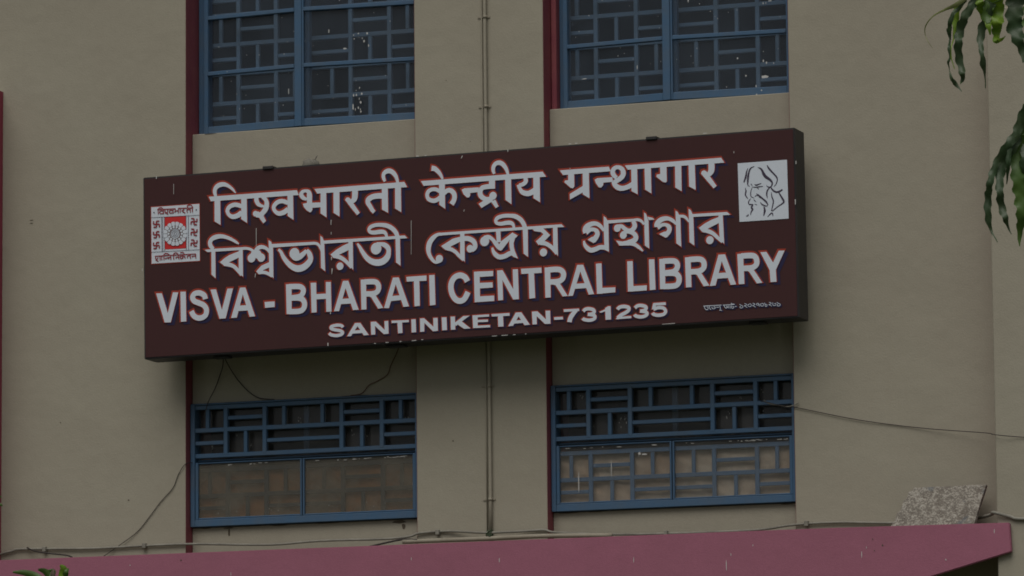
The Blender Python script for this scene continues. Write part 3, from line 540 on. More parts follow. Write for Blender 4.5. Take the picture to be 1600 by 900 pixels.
CREST_PETALS = "P -1884.6 198.5 -1877.4 199.4 -1863.7 198.3 -1858.2 193.9 -1858.1 184.0 -1862.3 175.3 -1869.1 174.0 -1881.8 179.7 -1887.8 184.0;P -1890.0 179.4 -1882.9 177.6 -1870.2 171.6 -1866.9 165.7 -1870.7 156.8 -1878.3 150.5 -1885.1 151.8 -1894.9 161.5 -1898.9 167.6;P -1902.9 164.2 -1896.9 160.0 -1887.3 150.0 -1886.5 143.5 -1893.7 136.8 -1903.5 133.9 -1909.5 137.6 -1914.8 149.9 -1916.1 156.8;P -1921.4 155.2 -1917.3 149.2 -1912.3 136.7 -1914.2 130.5 -1923.7 127.2 -1934.1 128.1 -1938.4 133.6 -1938.4 146.6 -1936.9 153.3;P -1942.5 153.7 -1941.2 146.8 -1941.4 133.8 -1945.7 128.9 -1956.1 129.3 -1965.6 133.9 -1967.4 140.4 -1962.2 152.2 -1958.0 157.7;P -1963.2 160.0 -1964.7 153.2 -1970.2 141.6 -1976.3 138.8 -1986.0 143.0 -1993.1 150.6 -1992.2 157.0 -1982.5 165.7 -1976.3 169.2;P -1980.3 173.1 -1984.4 167.5 -1994.3 159.1 -2001.2 158.7 -2008.7 166.0 -2012.4 175.5 -2008.9 181.0 -1996.2 185.2 -1989.0 186.1;P -1991.1 191.0 -1997.2 187.5 -2010.1 183.5 -2016.8 185.7 -2020.9 195.0 -2020.6 204.8 -2015.1 208.5 -2001.3 207.7 -1994.1 205.9;P -1994.0 211.0 -2001.2 210.1 -2015.1 211.2 -2020.5 215.6 -2020.7 225.5 -2016.4 234.2 -2009.7 235.5 -1996.9 229.8 -1990.8 225.5;P -1988.6 230.1 -1995.8 231.9 -2008.5 237.9 -2011.9 243.8 -2008.0 252.8 -2000.4 259.1 -1993.6 257.8 -1983.8 248.0 -1979.7 241.9;P -1975.7 245.3 -1981.8 249.5 -1991.4 259.5 -1992.2 266.1 -1984.9 272.7 -1975.2 275.7 -1969.2 272.0 -1963.8 259.6 -1962.5 252.7;P -1957.2 254.3 -1961.3 260.4 -1966.3 272.8 -1964.5 279.0 -1954.9 282.4 -1944.5 281.4 -1940.2 275.9 -1940.2 262.9 -1941.7 256.2;P -1936.1 255.8 -1937.5 262.7 -1937.2 275.7 -1932.9 280.6 -1922.5 280.1 -1913.0 275.5 -1911.2 269.1 -1916.4 257.3 -1920.6 251.8;P -1915.4 249.5 -1913.9 256.2 -1908.4 267.8 -1902.3 270.7 -1892.7 266.5 -1885.5 258.8 -1886.5 252.4 -1896.2 243.7 -1902.3 240.3;P -1898.3 236.4 -1894.2 241.9 -1884.3 250.3 -1877.4 250.7 -1870.0 243.4 -1866.3 234.0 -1869.8 228.5 -1882.5 224.2 -1889.7 223.4;P -1887.6 218.5 -1881.4 221.9 -1868.6 225.9 -1861.9 223.7 -1857.8 214.4 -1858.1 204.6 -1863.6 201.0 -1877.4 201.8 -1884.6 203.6;B -1893.6 201.6 7.6;B -1898.3 183.3 7.6;B -1911.1 169.2 7.6;B -1929.5 162.2 7.6;B -1949.8 163.6 7.6;B -1968.1 173.1 7.6;B -1980.7 188.9 7.6;B -1985.1 207.8 7.6;B -1980.4 226.2 7.6;B -1967.6 240.3 7.6;B -1949.1 247.3 7.6;B -1928.8 245.9 7.6;B -1910.5 236.4 7.6;B -1898.0 220.6 7.6;B -1939.3 204.7 32.7"
CREST_SPIRAL = "S -1937.0 204.6 2.6 -1936.8 202.6 2.6 -1938.6 200.6 2.6 -1942.1 200.5 2.6 -1945.6 203.1 2.6 -1946.6 207.7 2.6 -1943.6 212.2 2.6 -1937.4 213.7 2.6 -1930.7 210.6 2.6 -1927.1 203.7 2.6 -1929.4 196.0 2.6 -1937.2 191.4 2.6 -1947.4 193.0 2.6 -1955.1 200.9 2.6 -1955.7 211.9 2.6 -1948.1 220.7 2.6 -1935.1 222.5 2.6 -1922.7 215.6 2.6 -1917.2 202.6 2.6 -1922.2 189.2 2.6 -1936.2 182.2 2.6 -1953.0 185.7 2.6 -1964.6 199.0 2.6 -1964.7 216.2 2.6 -1952.3 229.2 2.6 -1932.5 231.2 2.6 -1914.6 220.4 2.6 -1907.4 201.1 2.6"
CREST_MARKS = "S -2069.9 294.4 9.0 -2070.2 256.6 9.0;S -2090.4 275.8 9.0 -2049.6 275.2 9.0;S -2069.9 294.4 9.0 -2049.5 294.0 9.0;S -2049.6 274.1 9.0 -2049.8 255.2 9.0;S -2070.2 256.6 9.0 -2090.6 256.9 9.0;S -2090.4 276.9 9.0 -2090.3 295.8 9.0;S -2070.4 227.2 9.0 -2070.7 189.5 9.0;S -2091.0 208.7 9.0 -2050.2 208.0 9.0;S -2070.4 227.2 9.0 -2050.0 226.9 9.0;S -2050.2 207.0 9.0 -2050.3 188.1 9.0;S -2070.7 189.5 9.0 -2091.1 189.8 9.0;S -2090.9 209.7 9.0 -2090.8 228.6 9.0;S -2070.9 158.0 9.0 -2071.2 120.3 9.0;S -2091.5 139.4 9.0 -2050.7 138.8 9.0;S -2070.9 158.0 9.0 -2050.5 157.7 9.0;S -2050.7 137.8 9.0 -2050.8 118.9 9.0;S -2071.2 120.3 9.0 -2091.6 120.6 9.0;S -2091.5 140.5 9.0 -2091.3 159.4 9.0;S -1809.9 293.4 9.0 -1810.2 255.7 9.0;S -1830.3 274.9 9.0 -1789.7 274.2 9.0;S -1809.9 293.4 9.0 -1830.1 295.8 9.0;S -1830.3 275.9 9.0 -1830.5 257.1 9.0;S -1810.2 255.7 9.0 -1789.9 253.3 9.0;S -1789.8 273.1 9.0 -1789.6 292.0 9.0;S -1810.5 225.3 9.0 -1810.8 187.7 9.0;S -1830.9 206.8 9.0 -1790.3 206.2 9.0;S -1810.5 225.3 9.0 -1830.7 227.8 9.0;S -1830.9 207.9 9.0 -1831.1 189.1 9.0;S -1810.8 187.7 9.0 -1790.5 185.3 9.0;S -1790.4 205.1 9.0 -1790.2 224.0 9.0;S -1811.1 156.3 9.0 -1811.4 118.7 9.0;S -1831.5 137.8 9.0 -1791.0 137.2 9.0;S -1811.1 156.3 9.0 -1831.3 158.7 9.0;S -1831.5 138.8 9.0 -1831.7 120.0 9.0;S -1811.4 118.7 9.0 -1791.1 116.3 9.0;S -1791.0 136.1 9.0 -1790.8 155.0 9.0;S -2063.5 369.0 6.2 -1982.6 366.5 6.2 -1936.1 366.3 6.2;S -1918.3 367.2 6.2 -1849.8 363.9 6.2 -1816.7 363.2 6.2;S -2057.5 367.6 6.2 -2056.4 338.7 6.2;S -2057.5 368.6 6.2 -2051.2 377.4 6.2 -2037.9 379.6 6.2 -2024.6 373.5 6.2;S -2021.3 367.1 6.2 -2020.0 337.2 6.2;S -2021.4 354.8 6.2 -2038.0 360.0 6.2 -2047.0 352.4 6.2 -2042.6 341.8 6.2 -2021.5 341.4 6.2;S -2010.3 364.3 6.2 -2009.3 349.8 6.2 -1998.2 345.0 6.2 -1991.5 350.7 6.2 -1990.3 363.9 6.2;S -2009.3 342.6 6.2 -1996.1 340.7 6.2 -1988.4 331.9 6.2;S -1954.2 365.5 6.2 -1953.6 336.7 6.2;S -1954.3 354.3 6.2 -1971.5 358.5 6.2 -1980.0 349.9 6.2 -1973.9 340.2 6.2 -1954.4 341.9 6.2;S -1943.8 364.8 6.2 -1938.3 359.3 6.2 -1938.4 347.0 6.2 -1945.1 345.4 6.2;S -1938.4 352.1 6.2 -1920.7 351.9 6.2;S -1917.9 366.1 6.2 -1917.5 336.3 6.2;S -1905.1 365.2 6.2 -1904.2 338.5 6.2;S -1887.4 365.0 6.2 -1879.7 360.4 6.2 -1883.1 351.4 6.2 -1893.0 350.0 6.2 -1870.0 332.0 6.2;S -1836.1 362.5 6.2 -1835.0 335.8 6.2;S -1836.2 355.3 6.2 -1854.3 354.5 6.2 -1858.8 347.7 6.2 -1854.5 336.1 6.2;S -1821.1 362.5 6.2 -1820.2 334.7 6.2;S -1816.7 363.2 6.2 -1827.6 379.4 6.2 -1845.2 382.6 6.2 -1858.5 376.4 6.2;S -1849.8 365.5 6.2 -1856.4 374.2 6.2;S -2082.4 70.3 6.2 -1984.9 70.0 6.2 -1896.5 68.3 6.2;S -1896.5 68.3 6.2 -1799.4 67.0 6.2;S -2079.1 70.1 6.2 -2077.0 56.6 6.2 -2065.9 51.8 6.2 -2061.4 61.7 6.2;S -2078.1 48.5 6.2 -2069.3 42.8 6.2 -2057.2 36.8 6.2;S -2046.9 68.0 6.2 -2046.7 41.3 6.2;S -2035.4 68.2 6.2 -2035.0 41.5 6.2;S -2020.4 69.3 6.2 -2019.5 41.5 6.2;S -2020.4 69.3 6.2 -2018.1 80.4 6.2 -2000.3 83.3 6.2 -1982.7 76.0 6.2;S -2011.6 55.4 6.2 -2007.2 50.0 6.2 -2000.5 54.0 6.2 -1989.5 54.5 6.2;S -1972.8 68.2 6.2 -1971.9 40.5 6.2;S -1972.9 56.9 6.2 -1987.3 55.8 6.2 -1985.1 46.5 6.2;S -1952.9 67.9 6.2 -1952.0 40.2 6.2;S -1952.9 67.9 6.2 -1949.5 80.0 6.2 -1933.9 83.0 6.2 -1920.8 74.0 6.2;S -1917.5 67.6 6.2 -1916.6 39.9 6.2;S -1917.6 54.3 6.2 -1936.4 54.5 6.2 -1935.4 46.3 6.2;S -1889.9 67.8 6.2 -1889.0 42.2 6.2;S -1890.0 58.6 6.2 -1905.4 58.6 6.2 -1907.7 49.6 6.2 -1900.0 42.9 6.2 -1888.9 49.3 6.2;S -1888.9 56.5 6.2 -1874.5 54.5 6.2 -1875.7 42.3 6.2;S -1877.7 68.1 6.2 -1887.6 82.0 6.2 -1907.4 81.3 6.2;S -1838.0 66.5 6.2 -1837.2 37.7 6.2;S -1838.1 58.3 6.2 -1856.9 57.5 6.2 -1858.1 44.2 6.2;S -1800.5 66.0 6.2 -1799.7 38.3 6.2;S -1800.6 53.8 6.2 -1823.8 53.9 6.2 -1822.8 46.0 6.2"
PORTRAIT_PANEL = "P 1799.3 387.2 2113.3 387.1 2115.1 25.2 1802.7 25.9"
PORTRAIT_LINES = "S 1864.4 352.0 3.0 1854.9 328.6 8.1 1849.2 300.0 11.9 1836.4 267.1 6.8;S 1905.6 361.1 3.0 1881.9 350.8 8.1 1868.7 322.8 10.6 1862.8 284.6 11.9 1861.0 250.9 6.8 1872.7 240.4 3.0;S 1926.8 353.3 3.0 1949.0 341.1 10.6 1963.2 311.2 16.9 1977.6 290.8 18.2 2002.0 272.2 14.4 2015.5 254.4 10.6 2013.6 235.3 8.1 2000.8 224.1 5.6 1985.5 208.4 8.1 1980.0 184.7 9.3 1983.3 159.4 3.0;S 1986.8 362.5 4.3 1998.7 340.0 10.6 2022.9 311.7 9.3 2044.7 286.1 9.3 2049.1 266.5 6.8 2041.1 243.0 5.6 2025.8 227.2 2.4;S 1881.1 255.3 5.6 1889.2 243.1 3.0;S 1904.4 250.2 3.7 1914.2 244.7 8.1 1929.3 248.5 6.2 1947.8 253.4 3.0;S 1886.6 235.6 2.4 1911.4 231.9 5.6 1936.4 233.5 6.2 1958.8 234.3 2.4;S 1916.3 230.1 3.0 1931.0 219.4 4.3;S 1886.4 229.8 3.0 1878.3 201.4 5.6 1880.2 177.2 5.6 1899.8 166.2 3.0;S 1844.1 232.8 3.0 1848.6 213.2 8.1 1844.5 189.3 8.1 1859.9 165.1 3.7;S 1902.6 176.6 3.0 1925.1 181.3 6.8 1934.9 173.4 11.9 1954.4 157.6 9.3 1973.9 139.3 10.6 1987.3 116.7 4.3;S 1912.9 191.8 3.0 1927.7 183.5 6.8 1937.3 168.4 9.3;S 1980.3 238.6 3.7 1988.5 228.4 6.2 2005.8 225.2 6.8 2015.4 211.1 9.3 2034.9 195.2 10.6 2054.8 193.8 10.6 2080.9 205.5 9.3;S 2057.1 188.9 6.8 2071.4 163.8 10.6 2087.0 133.9 11.9 2077.8 120.1 8.1 2047.5 102.9 6.2 2012.1 77.5 5.6;S 2010.1 194.6 3.7 2011.9 168.0 6.8 2021.1 138.5 8.1 2015.4 110.0 6.8 2007.2 79.3 5.6;S 1877.4 165.3 3.0 1864.5 147.0 6.2 1866.6 129.9 6.2 1888.9 126.0 8.1 1881.0 109.7 10.6 1888.2 97.1 10.6 1877.8 81.0 6.8 1874.9 62.9 3.0;S 1897.1 156.7 5.6 1909.2 142.4 4.3;S 1901.4 128.5 3.0 1916.2 122.6 3.7;S 1938.0 138.5 3.0 1951.1 121.7 8.1 1978.2 111.6 5.6 1985.9 121.7 3.0;S 1960.7 109.0 6.8 1965.1 84.6 13.1 1956.9 53.9 5.6;S 1844.9 60.1 3.7 1854.9 59.4 6.8 1861.6 68.6 4.3;S 1981.5 45.0 3.0 2009.4 67.1 8.1 2016.4 47.4 3.7"
FLECKS = "S -1945.8 524.3 2.5 -1946.4 458.5 2.5;S -1381.0 202.4 3.7 -1382.2 84.2 2.5;S -1388.4 -86.4 4.6 -1393.0 -110.6 3.1;S -871.8 220.6 4.6 -873.9 188.3 3.1;S -872.8 143.6 3.1 -873.0 127.4 3.1;S -872.6 -14.5 6.2 -872.9 -34.8 3.1;S -869.2 -87.7 7.4 -871.8 -123.9 2.5;S -334.6 179.8 3.1 -337.8 -33.7 1.9;S 12.6 562.9 5.0 3.9 547.4 3.7;S 313.9 579.1 6.2 313.7 565.1 3.1;S 19.8 224.0 3.7 15.4 212.2 3.1;S 1779.8 461.9 4.6 1779.5 450.0 3.1;S 719.3 435.4 3.7 719.2 427.4 3.1;S -883.7 -373.9 6.2 -883.4 -357.7 3.1;S -903.2 -554.3 6.2 -903.4 -574.5 6.2;S -2065.2 582.2 5.0 -2065.3 565.7 5.0;S -2167.3 -3.2 5.0 -2167.4 -19.6 3.7;S 2172.9 374.0 5.0 2172.4 354.4 3.7;S 2162.9 138.7 5.6 2162.1 107.3 4.3;S -294.3 583.2 6.8 -277.2 582.0 4.3;S -238.7 582.8 4.3 -225.9 582.7 3.1;S 713.9 585.9 6.2 730.6 586.7 3.1;S 755.8 586.4 6.2 772.5 586.4 3.1;S 1585.8 587.2 5.0 1610.4 586.9 3.1;S -593.9 -577.3 4.0 -581.0 -577.3 2.5;S -516.7 -575.9 4.0 -495.4 -576.4 2.5;S -422.7 -575.5 5.0 -409.9 -575.5 2.5;S -341.6 -574.4 4.0 -311.8 -574.6 3.4;S -277.7 -572.6 5.0 -264.9 -572.6 2.5;S 188.3 -578.3 3.1 222.0 -578.4 3.1;S 251.5 -578.2 4.0 293.5 -578.3 3.4;S 327.2 -578.8 4.0 344.0 -579.0 2.5;S 407.0 -578.0 5.0 415.4 -578.2 2.5;S 1296.5 -572.5 2.5 1378.7 -571.6 3.4"

SC = Vector((-0.19472, -0.35, 6.18417))
SA = math.radians(0.485)
SW, SH, SD = 4.3296, 1.1652, 0.195
sign = thing('sign_board', 'dark brown library name board with Hindi, Bengali and English lettering, hung over the wall', 'sign', SC)
sign.rotation_euler.y = -SA

def parse(s):
    out = []
    for it in s.split(';'):
        p = it.split(); out.append((p[0], [float(x) / 1000 for x in p[1:]]))
    return out

def ccw(t):
    a = (t[1][0] - t[0][0]) * (t[2][1] - t[0][1]) - (t[2][0] - t[0][0]) * (t[1][1] - t[0][1])
    if abs(a) < 1e-9: return None
    return t if a > 0 else [t[0], t[2], t[1]]

def offset_poly(pts, d):
    n = len(pts); area = sum(pts[i][0] * pts[(i + 1) % n][1] - pts[(i + 1) % n][0] * pts[i][1] for i in range(n))
    s = 1 if area > 0 else -1; out = []
    for i in range(n):
        a, b_, c = Vector(pts[i - 1]), Vector(pts[i]), Vector(pts[(i + 1) % n])
        e1, e2 = (b_ - a), (c - b_)
        if e1.length < 1e-6 or e2.length < 1e-6: out.append(tuple(b_)); continue
        n1 = Vector((e1.y, -e1.x)).normalized() * s; n2 = Vector((e2.y, -e2.x)).normalized() * s
        mm = n1 + n2; L = mm.length
        if L < 0.3: out.append(tuple(b_ + n1 * d)); continue
        mm.normalize(); k = min(d / max(mm.dot(n1), 0.35), d * 2.0)
        out.append(tuple(b_ + mm * k))
    return out

def print_mesh(shapes, y, dil=0.0, shifts=((0, 0),)):
    V, F = [], []
    def add(poly):
        i = len(V); V.extend(Vector(p) for p in poly); F.append(list(range(i, i + len(poly))))
    for sx, sz in shifts:
        for k, d in shapes:
            if k == 'P':
                pts = [(d[i], d[i + 1]) for i in range(0, len(d), 2)]
                if dil: pts = offset_poly(pts, dil)
                ar = sum(pts[i][0] * pts[(i + 1) % len(pts)][1] - pts[(i + 1) % len(pts)][0] * pts[i][1] for i in range(len(pts)))
                if ar < 0: pts = pts[::-1]
                add([(x + sx, z + sz) for x, z in pts])
            elif k == 'B':
                r = d[2] + dil
                add([(d[0] + sx + r * 0.96 * math.cos(a * math.pi / 9), d[1] + sz + r * math.sin(a * math.pi / 9)) for a in range(18)])
            else:
                pts = smooth([(d[i], d[i + 1], d[i + 2]) for i in range(0, len(d), 3)], 4)
                if dil:                       # carry the ends out too
                    e = (pts[0] - pts[1]); e.z = 0
                    if e.length > 1e-6: pts[0] = pts[0] + e.normalized() * dil
                    e = (pts[-1] - pts[-2]); e.z = 0
                    if e.length > 1e-6: pts[-1] = pts[-1] + e.normalized() * dil
                L, R = [], []
                for i, p in enumerate(pts):
                    t = pts[min(i + 1, len(pts) - 1)] - pts[max(i - 1, 0)]
                    t = Vector((t.x, t.y)); t = t.normalized() if t.length > 1e-9 else Vector((1, 0))
                    n = Vector((-t.y, t.x)) * (max(p.z, 0.0004) / 2 + dil)
                    c = Vector((p.x + sx, p.y + sz)); L.append(c + n); R.append(c - n)
                for i in range(len(pts) - 1):
                    for tri in ((R[i], R[i + 1], L[i + 1]), (R[i], L[i + 1], L[i])):
                        tri = ccw([tuple(q) for q in tri])
                        if tri: add(tri)
    vo, _, fo, _, _, _ = delaunay_2d_cdt(V, [], F, 0, 1e-6)
    C = np.array([[(vo[f[0]].x + vo[f[1]].x + vo[f[2]].x) / 3, (vo[f[0]].y + vo[f[1]].y + vo[f[2]].y) / 3] for f in fo])
    order = np.argsort(C[:, 0]); CX = C[order, 0]; CY = C[order, 1]; inside = np.zeros(len(C), bool)
    for f in F:                               # a triangle stays when its centre lies in any of the pieces
        q = np.array([[V[i].x, V[i].y] for i in f])
        lo, hi = np.searchsorted(CX, [q[:, 0].min(), q[:, 0].max()])
        if hi <= lo: continue
        x, yv = CX[lo:hi], CY[lo:hi]; ins = np.zeros(hi - lo, bool)
        for i in range(len(q)):
            (xa, ya), (xb, yb) = q[i - 1], q[i]
            if ya == yb: continue
            ins ^= ((ya > yv) != (yb > yv)) & (x < (xb - xa) * (yv - ya) / (yb - ya) + xa)
        inside[order[lo:hi]] |= ins
    keep = [f for f, s_ in zip(fo, inside) if s_]
    me = bpy.data.meshes.new("print")
    me.from_pydata([(v.x, y, v.y) for v in vo], [], keep)
    # all print faces the street
    bm = bmesh.new(); bm.from_mesh(me)
    loose = [v for v in bm.verts if not v.link_faces]
    bmesh.ops.delete(bm, geom=loose, context='VERTS')
    for f in bm.faces:
        f.normal_update()
        if f.normal.y > 0: f.normal_flip()
    bm.to_mesh(me); bm.free()
    return me

def part(name, me, mat, parent, label=None, kind=None):
    o = bpy.data.objects.new(name, me); COL.objects.link(o)
    if not me.materials: me.materials.append(mat)
    o.parent = parent
    if label: o['label'] = label
    if kind: o['kind'] = kind
    return o

cab = bmesh.new(); bmesh.ops.create_cube(cab, size=1)
for v in cab.verts: v.co = Vector((v.co.x * SW, (v.co.y + .5) * SD, v.co.z * SH))
bmesh.ops.bevel(cab, geom=cab.edges[:], offset=0.004, segments=2, affect='EDGES')
me = bpy.data.meshes.new("cabinet"); cab.to_mesh(me); cab.free()
part('cabinet', me, M['cabinet'], sign)
fm = box_mesh(SW - 0.020, 0.004, SH - 0.020, M['sign_brown'], 0.001)
fp = part('face_panel', fm, M['sign_brown'], sign); fp.location = (0, -0.0021, 0)
y0 = -0.0052
for i, (nm, data, lab, dl, sh) in enumerate((
        ('hindi_lettering', HINDI, 'white Devanagari lettering, top line', 0.0075, 1.0),
        ('bengali_lettering', BENGALI, 'white Bengali lettering, second line', 0.0075, 1.0),
        ('english_lettering', LATIN, 'large white capitals spelling the library name', 0.0075, 1.0),
        ('town_lettering', TOWN, 'small wide white capitals with the town and postcode', 0.0045, 0.45),
        ('credit_lettering', CREDIT, 'tiny white Bengali line with a telephone number', 0, 0.3))):
    shp = parse(data)
    L = part(nm, print_mesh(shp, y0 - 0.0060), M['white'], sign, lab)
    part('letter_shadow', print_mesh(shp, y0 - 0.0003 * i, 0.003, ((0.008 * sh, -0.006 * sh), (0.020 * sh, -0.015 * sh))), M['navy'], L)
    if dl: part('letter_outline', print_mesh(shp, y0 - 0.0030 - 0.0003 * i, dl, ((-0.0035 * sh, 0.0045 * sh),)), M['red'], L)
# crest
cp = part('crest_panel', print_mesh(parse(CREST_PANEL), y0 - 0.002), M['white'], sign, 'white square crest panel at the left end')
part('crest_border', print_mesh(parse(CREST_BORDER), y0 - 0.0008), M['red'], cp)
part('crest_field', print_mesh(parse(CREST_RED), y0 - 0.0035), M['crest_red'], cp)
part('crest_linework', print_mesh(parse(CREST_LINES), y0 - 0.0050), M['ink'], cp)
part('crest_disc', print_mesh(parse(CREST_DISC), y0 - 0.0065), M['crest_tone'], cp)
part('crest_petals', print_mesh(parse(CREST_PETALS), y0 - 0.0080), M['white'], cp)
part('crest_spiral', print_mesh(parse(CREST_SPIRAL), y0 - 0.0095), M['ink'], cp)
part('crest_marks', print_mesh(parse(CREST_MARKS), y0 - 0.0053), M['crest_mark'], cp)
pp = part('portrait_panel', print_mesh(parse(PORTRAIT_PANEL), y0 - 0.002), M['white'], sign, 'white panel with a line drawing of a bearded man in profile')
part('portrait_linework', print_mesh(parse(PORTRAIT_LINES), y0 - 0.0035), M['ink'], pp)
part('paint_flecks', print_mesh(parse(FLECKS), y0 - 0.0110), M['dropping'], sign, kind='stuff')

def sblock(name, x, z, dx, dz, y0_, y1_, mat, label=None):
    me = box_mesh(dx, y1_ - y0_, dz, mat, 0.003)
    o = part(name, me, mat, sign, label); o.location = (x, (y0_ + y1_) / 2, z)
for x in (-1.30, 1.25):                    # clips over the top edge
    sblock('clip', x, SH / 2 + 0.001, 0.070, 0.020, -0.016, 0.06, M['cabinet'])
for x in (-1.70, -0.50, 0.55, 1.85):       # arms back to the wall
    for z in (-SH / 2 + 0.06, SH / 2 - 0.06):
        sblock('bracket', x, z, 0.04, 0.04, SD + 0.001, 0.349 if not (-2.1 < x + SC.x < -0.66 or 0.25 < x + SC.x < 1.8) else 0.463, M['cabinet'])
for x, w in ((-1.66, 0.10), (-0.48, 0.12), (1.88, 0.10)):      # dark sockets under the cabinet
    sblock('cable_gland', x, -SH / 2 - 0.008, w, 0.015, 0.05, 0.12, M['cabinet'])

# dried mud on top of the cabinet
nest = thing('mud_lump', 'small grey lump of dried mud on the top edge of the name board', 'mud lump', (-1.253, -0.25, 6.757))
bm = bmesh.new(); bmesh.ops.create_icosphere(bm, subdivisions=3, radius=1)
for v in bm.verts:
    n = 1 + 0.22 * math.sin(7 * v.co.x + 3 * v.co.z) * math.cos(5 * v.co.y + 2 * v.co.x)
    v.co = Vector((v.co.x * 0.062 * n, v.co.y * 0.05 * n, max(v.co.z, -0.15) * 0.050 * n))
for f in bm.faces: f.smooth = True
me = bpy.data.meshes.new("mud"); bm.to_mesh(me); bm.free()
obj('crust', me, M['mud'], nest, (-1.253, -0.25, 6.762))
me = tube_mesh([(0, 0, 0), (0.02, 0.01, 0.03), (0.035, 0.01, 0.055)], 0.004, 5, M['mud']); obj('straw', me, None, nest, (-1.248, -0.25, 6.78))

# ---------------------------------------------------------------- pipes and wires on the wall
def run(name, label, cat, pts, rad, mat, segs=8, n=5, part_name='tube'):
    t = thing(name, label, cat, pts[0])
    me = tube_mesh(rel(smooth(pts, n), pts[0]), rad, segs, mat)
    obj(part_name, me, None, t, pts[0])
    return t
PZ = [(-0.164, -0.018, 9.5), (-0.160, -0.018, 7.79), (-0.156, -0.018, 6.2), (-0.149, -0.018, 5.3), (-0.147, -0.018, 4.425)]
vp = run('wall_pipe', 'thin vertical pipe down the middle of the pier between the windows', 'pipe', PZ, 0.0105, M['plaster'], 12, 3)
vp2 = tube_mesh(rel([(p[0] - 0.026, -0.009, p[2]) for p in PZ], PZ[0]), 0.005, 8, M['plaster'])
obj('side_tube', vp2, None, vp, PZ[0])
for z in (8.6, 7.685, 7.112, 5.342, 4.632):
    x = -0.147 - 0.0035 * (z - 4.4) - 0.012
    block('pipe_clamp', x - 0.042, x + 0.040, -0.006, -0.0015, z - 0.006, z + 0.006, M['pipe'], vp, bev=0.001)
    obj('clamp_ring', tube_mesh([(0, 0, -0.009), (0, 0, 0.009)], 0.0135, 12, M['pipe']), None, vp, (-0.147 - 0.0035 * (z - 4.4), -0.018, z))

C1 = [(-3.8, -0.014, 4.36), (-3.45, -0.014, 4.429), (-3.358, -0.014, 4.442), (-2.884, -0.014, 4.428), (-2.526, -0.014, 4.431), (-2.17, -0.014, 4.43), (-1.642, -0.014, 4.406), (-1.293, -0.014, 4.417), (-0.86, -0.014, 4.412), (-0.688, -0.014, 4.422), (-0.624, -0.014, 4.439), (-0.431, -0.014, 4.444), (-0.176, -0.05, 4.422), (0.078, -0.02, 4.424), (0.204, -0.014, 4.427), (0.288, -0.014, 4.408), (0.664, -0.014, 4.382), (1.079, -0.014, 4.373), (1.572, -0.014, 4.374), (1.817, -0.014, 4.396), (2.101, -0.014, 4.4), (2.463, -0.014, 4.382), (2.961, -0.014, 4.378)]
cond = run('ledge_conduit', 'long sagging conduit clipped to the wall just above the rose ledge', 'conduit', C1, 0.0075, M['conduit'], 8, 5)
for x, z in ((-3.20, 4.435), (-2.50, 4.431), (-0.50, 4.44), (1.0, 4.375), (1.90, 4.40)):
    block('clip', x - 0.012, x + 0.012, -0.034, -0.0015, z - 0.016, z + 0.016, M['conduit'], cond, bev=0.002)
run('ledge_pipe', 'short pale pipe lying on the ledge under the middle pier', 'pipe', [(-0.72, -0.06, 4.385), (-0.514, -0.05, 4.386), (-0.173, -0.05, 4.385), (0.207, -0.05, 4.387), (0.66, -0.05, 4.374)], 0.014, M['pipe'], 10, 4)
run('ledge_conduit', 'short conduit at the far right end above the rose ledge', 'conduit', [(2.95, -0.03, 4.385), (3.10, -0.19, 4.392), (3.15, -0.322, 4.392), (3.25, -0.322, 4.364), (3.35, -0.322, 4.346), (3.9, -0.322, 4.345)], 0.010, M['conduit'])
run('loose_cable', 'short dark cable end curling off the conduit at the left of the ledge', 'cable', [(-3.32, -0.03, 4.45), (-3.26, -0.05, 4.425), (-3.16, -0.06, 4.405), (-3.02, -0.05, 4.385), (-2.96, -0.08, 4.355)], 0.005, M['wire'])
run('loose_cable', 'dark cable end lying on the ledge below the lower left window', 'cable', [(-0.96, -0.10, 4.352), (-0.88, -0.08, 4.372), (-0.72, -0.06, 4.400), (-0.62, -0.06, 4.392)], 0.006, M['wire'])
jb = thing('cable_tie', 'small green knot of cable where the wall pipe meets the ledge', 'cable knot', (-0.147, -0.03, 4.42))
for k in range(4):
    me = tube_mesh([(0.022 * math.cos(a) , 0.018 * math.sin(a) - 0.012, 0.010 * math.sin(2 * a + k) + 0.008 * (k - 1.5)) for a in [i * math.pi / 5 for i in range(11)]], 0.004, 6, M['leaf_dark'])
    obj('loop', me, None, jb, (-0.147, -0.03, 4.415))
run('overhead_wire', 'thin dark wire sagging from the lower right window across the right pier', 'wire', [(1.60, 0.05, 5.17), (1.646, -0.004, 5.158), (1.75, -0.010, 5.128), (1.85, -0.010, 5.112), (2.234, -0.010, 5.020), (2.635, -0.012, 4.951), (3.05, -0.08, 4.896), (3.16, -0.318, 4.858), (3.36, -0.318, 4.832), (3.9, -0.318, 4.786)], 0.0025, M['wire'], 6)
run('wire_splice', 'pale frayed wire end tied on the lattice of the lower right window', 'wire', [(1.62, 0.045, 5.175), (1.66, 0.02, 5.150), (1.72, 0.0, 5.135), (1.80, -0.012, 5.122), (1.86, -0.013, 5.142)], 0.0032, M['conduit'], 6)
run('hanging_wire', 'dark wire dropping from the board onto the left corner of the lower left window', 'wire', [(-1.985, 0.06, 5.68), (-2.0, 0.085, 5.58), (-2.022, 0.092, 5.52), (-2.055, 0.085, 5.43), (-2.09, 0.055, 5.34), (-2.12, 0.052, 5.24)], 0.003, M['wire'], 6)
run('hanging_wire', 'dark wire slanting from the board to the top rail of the lower left window', 'wire', [(-1.985, 0.05, 5.67), (-1.975, 0.08, 5.60), (-1.89, 0.09, 5.465), (-1.77, 0.085, 5.362), (-1.64, 0.075, 5.338)], 0.003, M['wire'], 6)
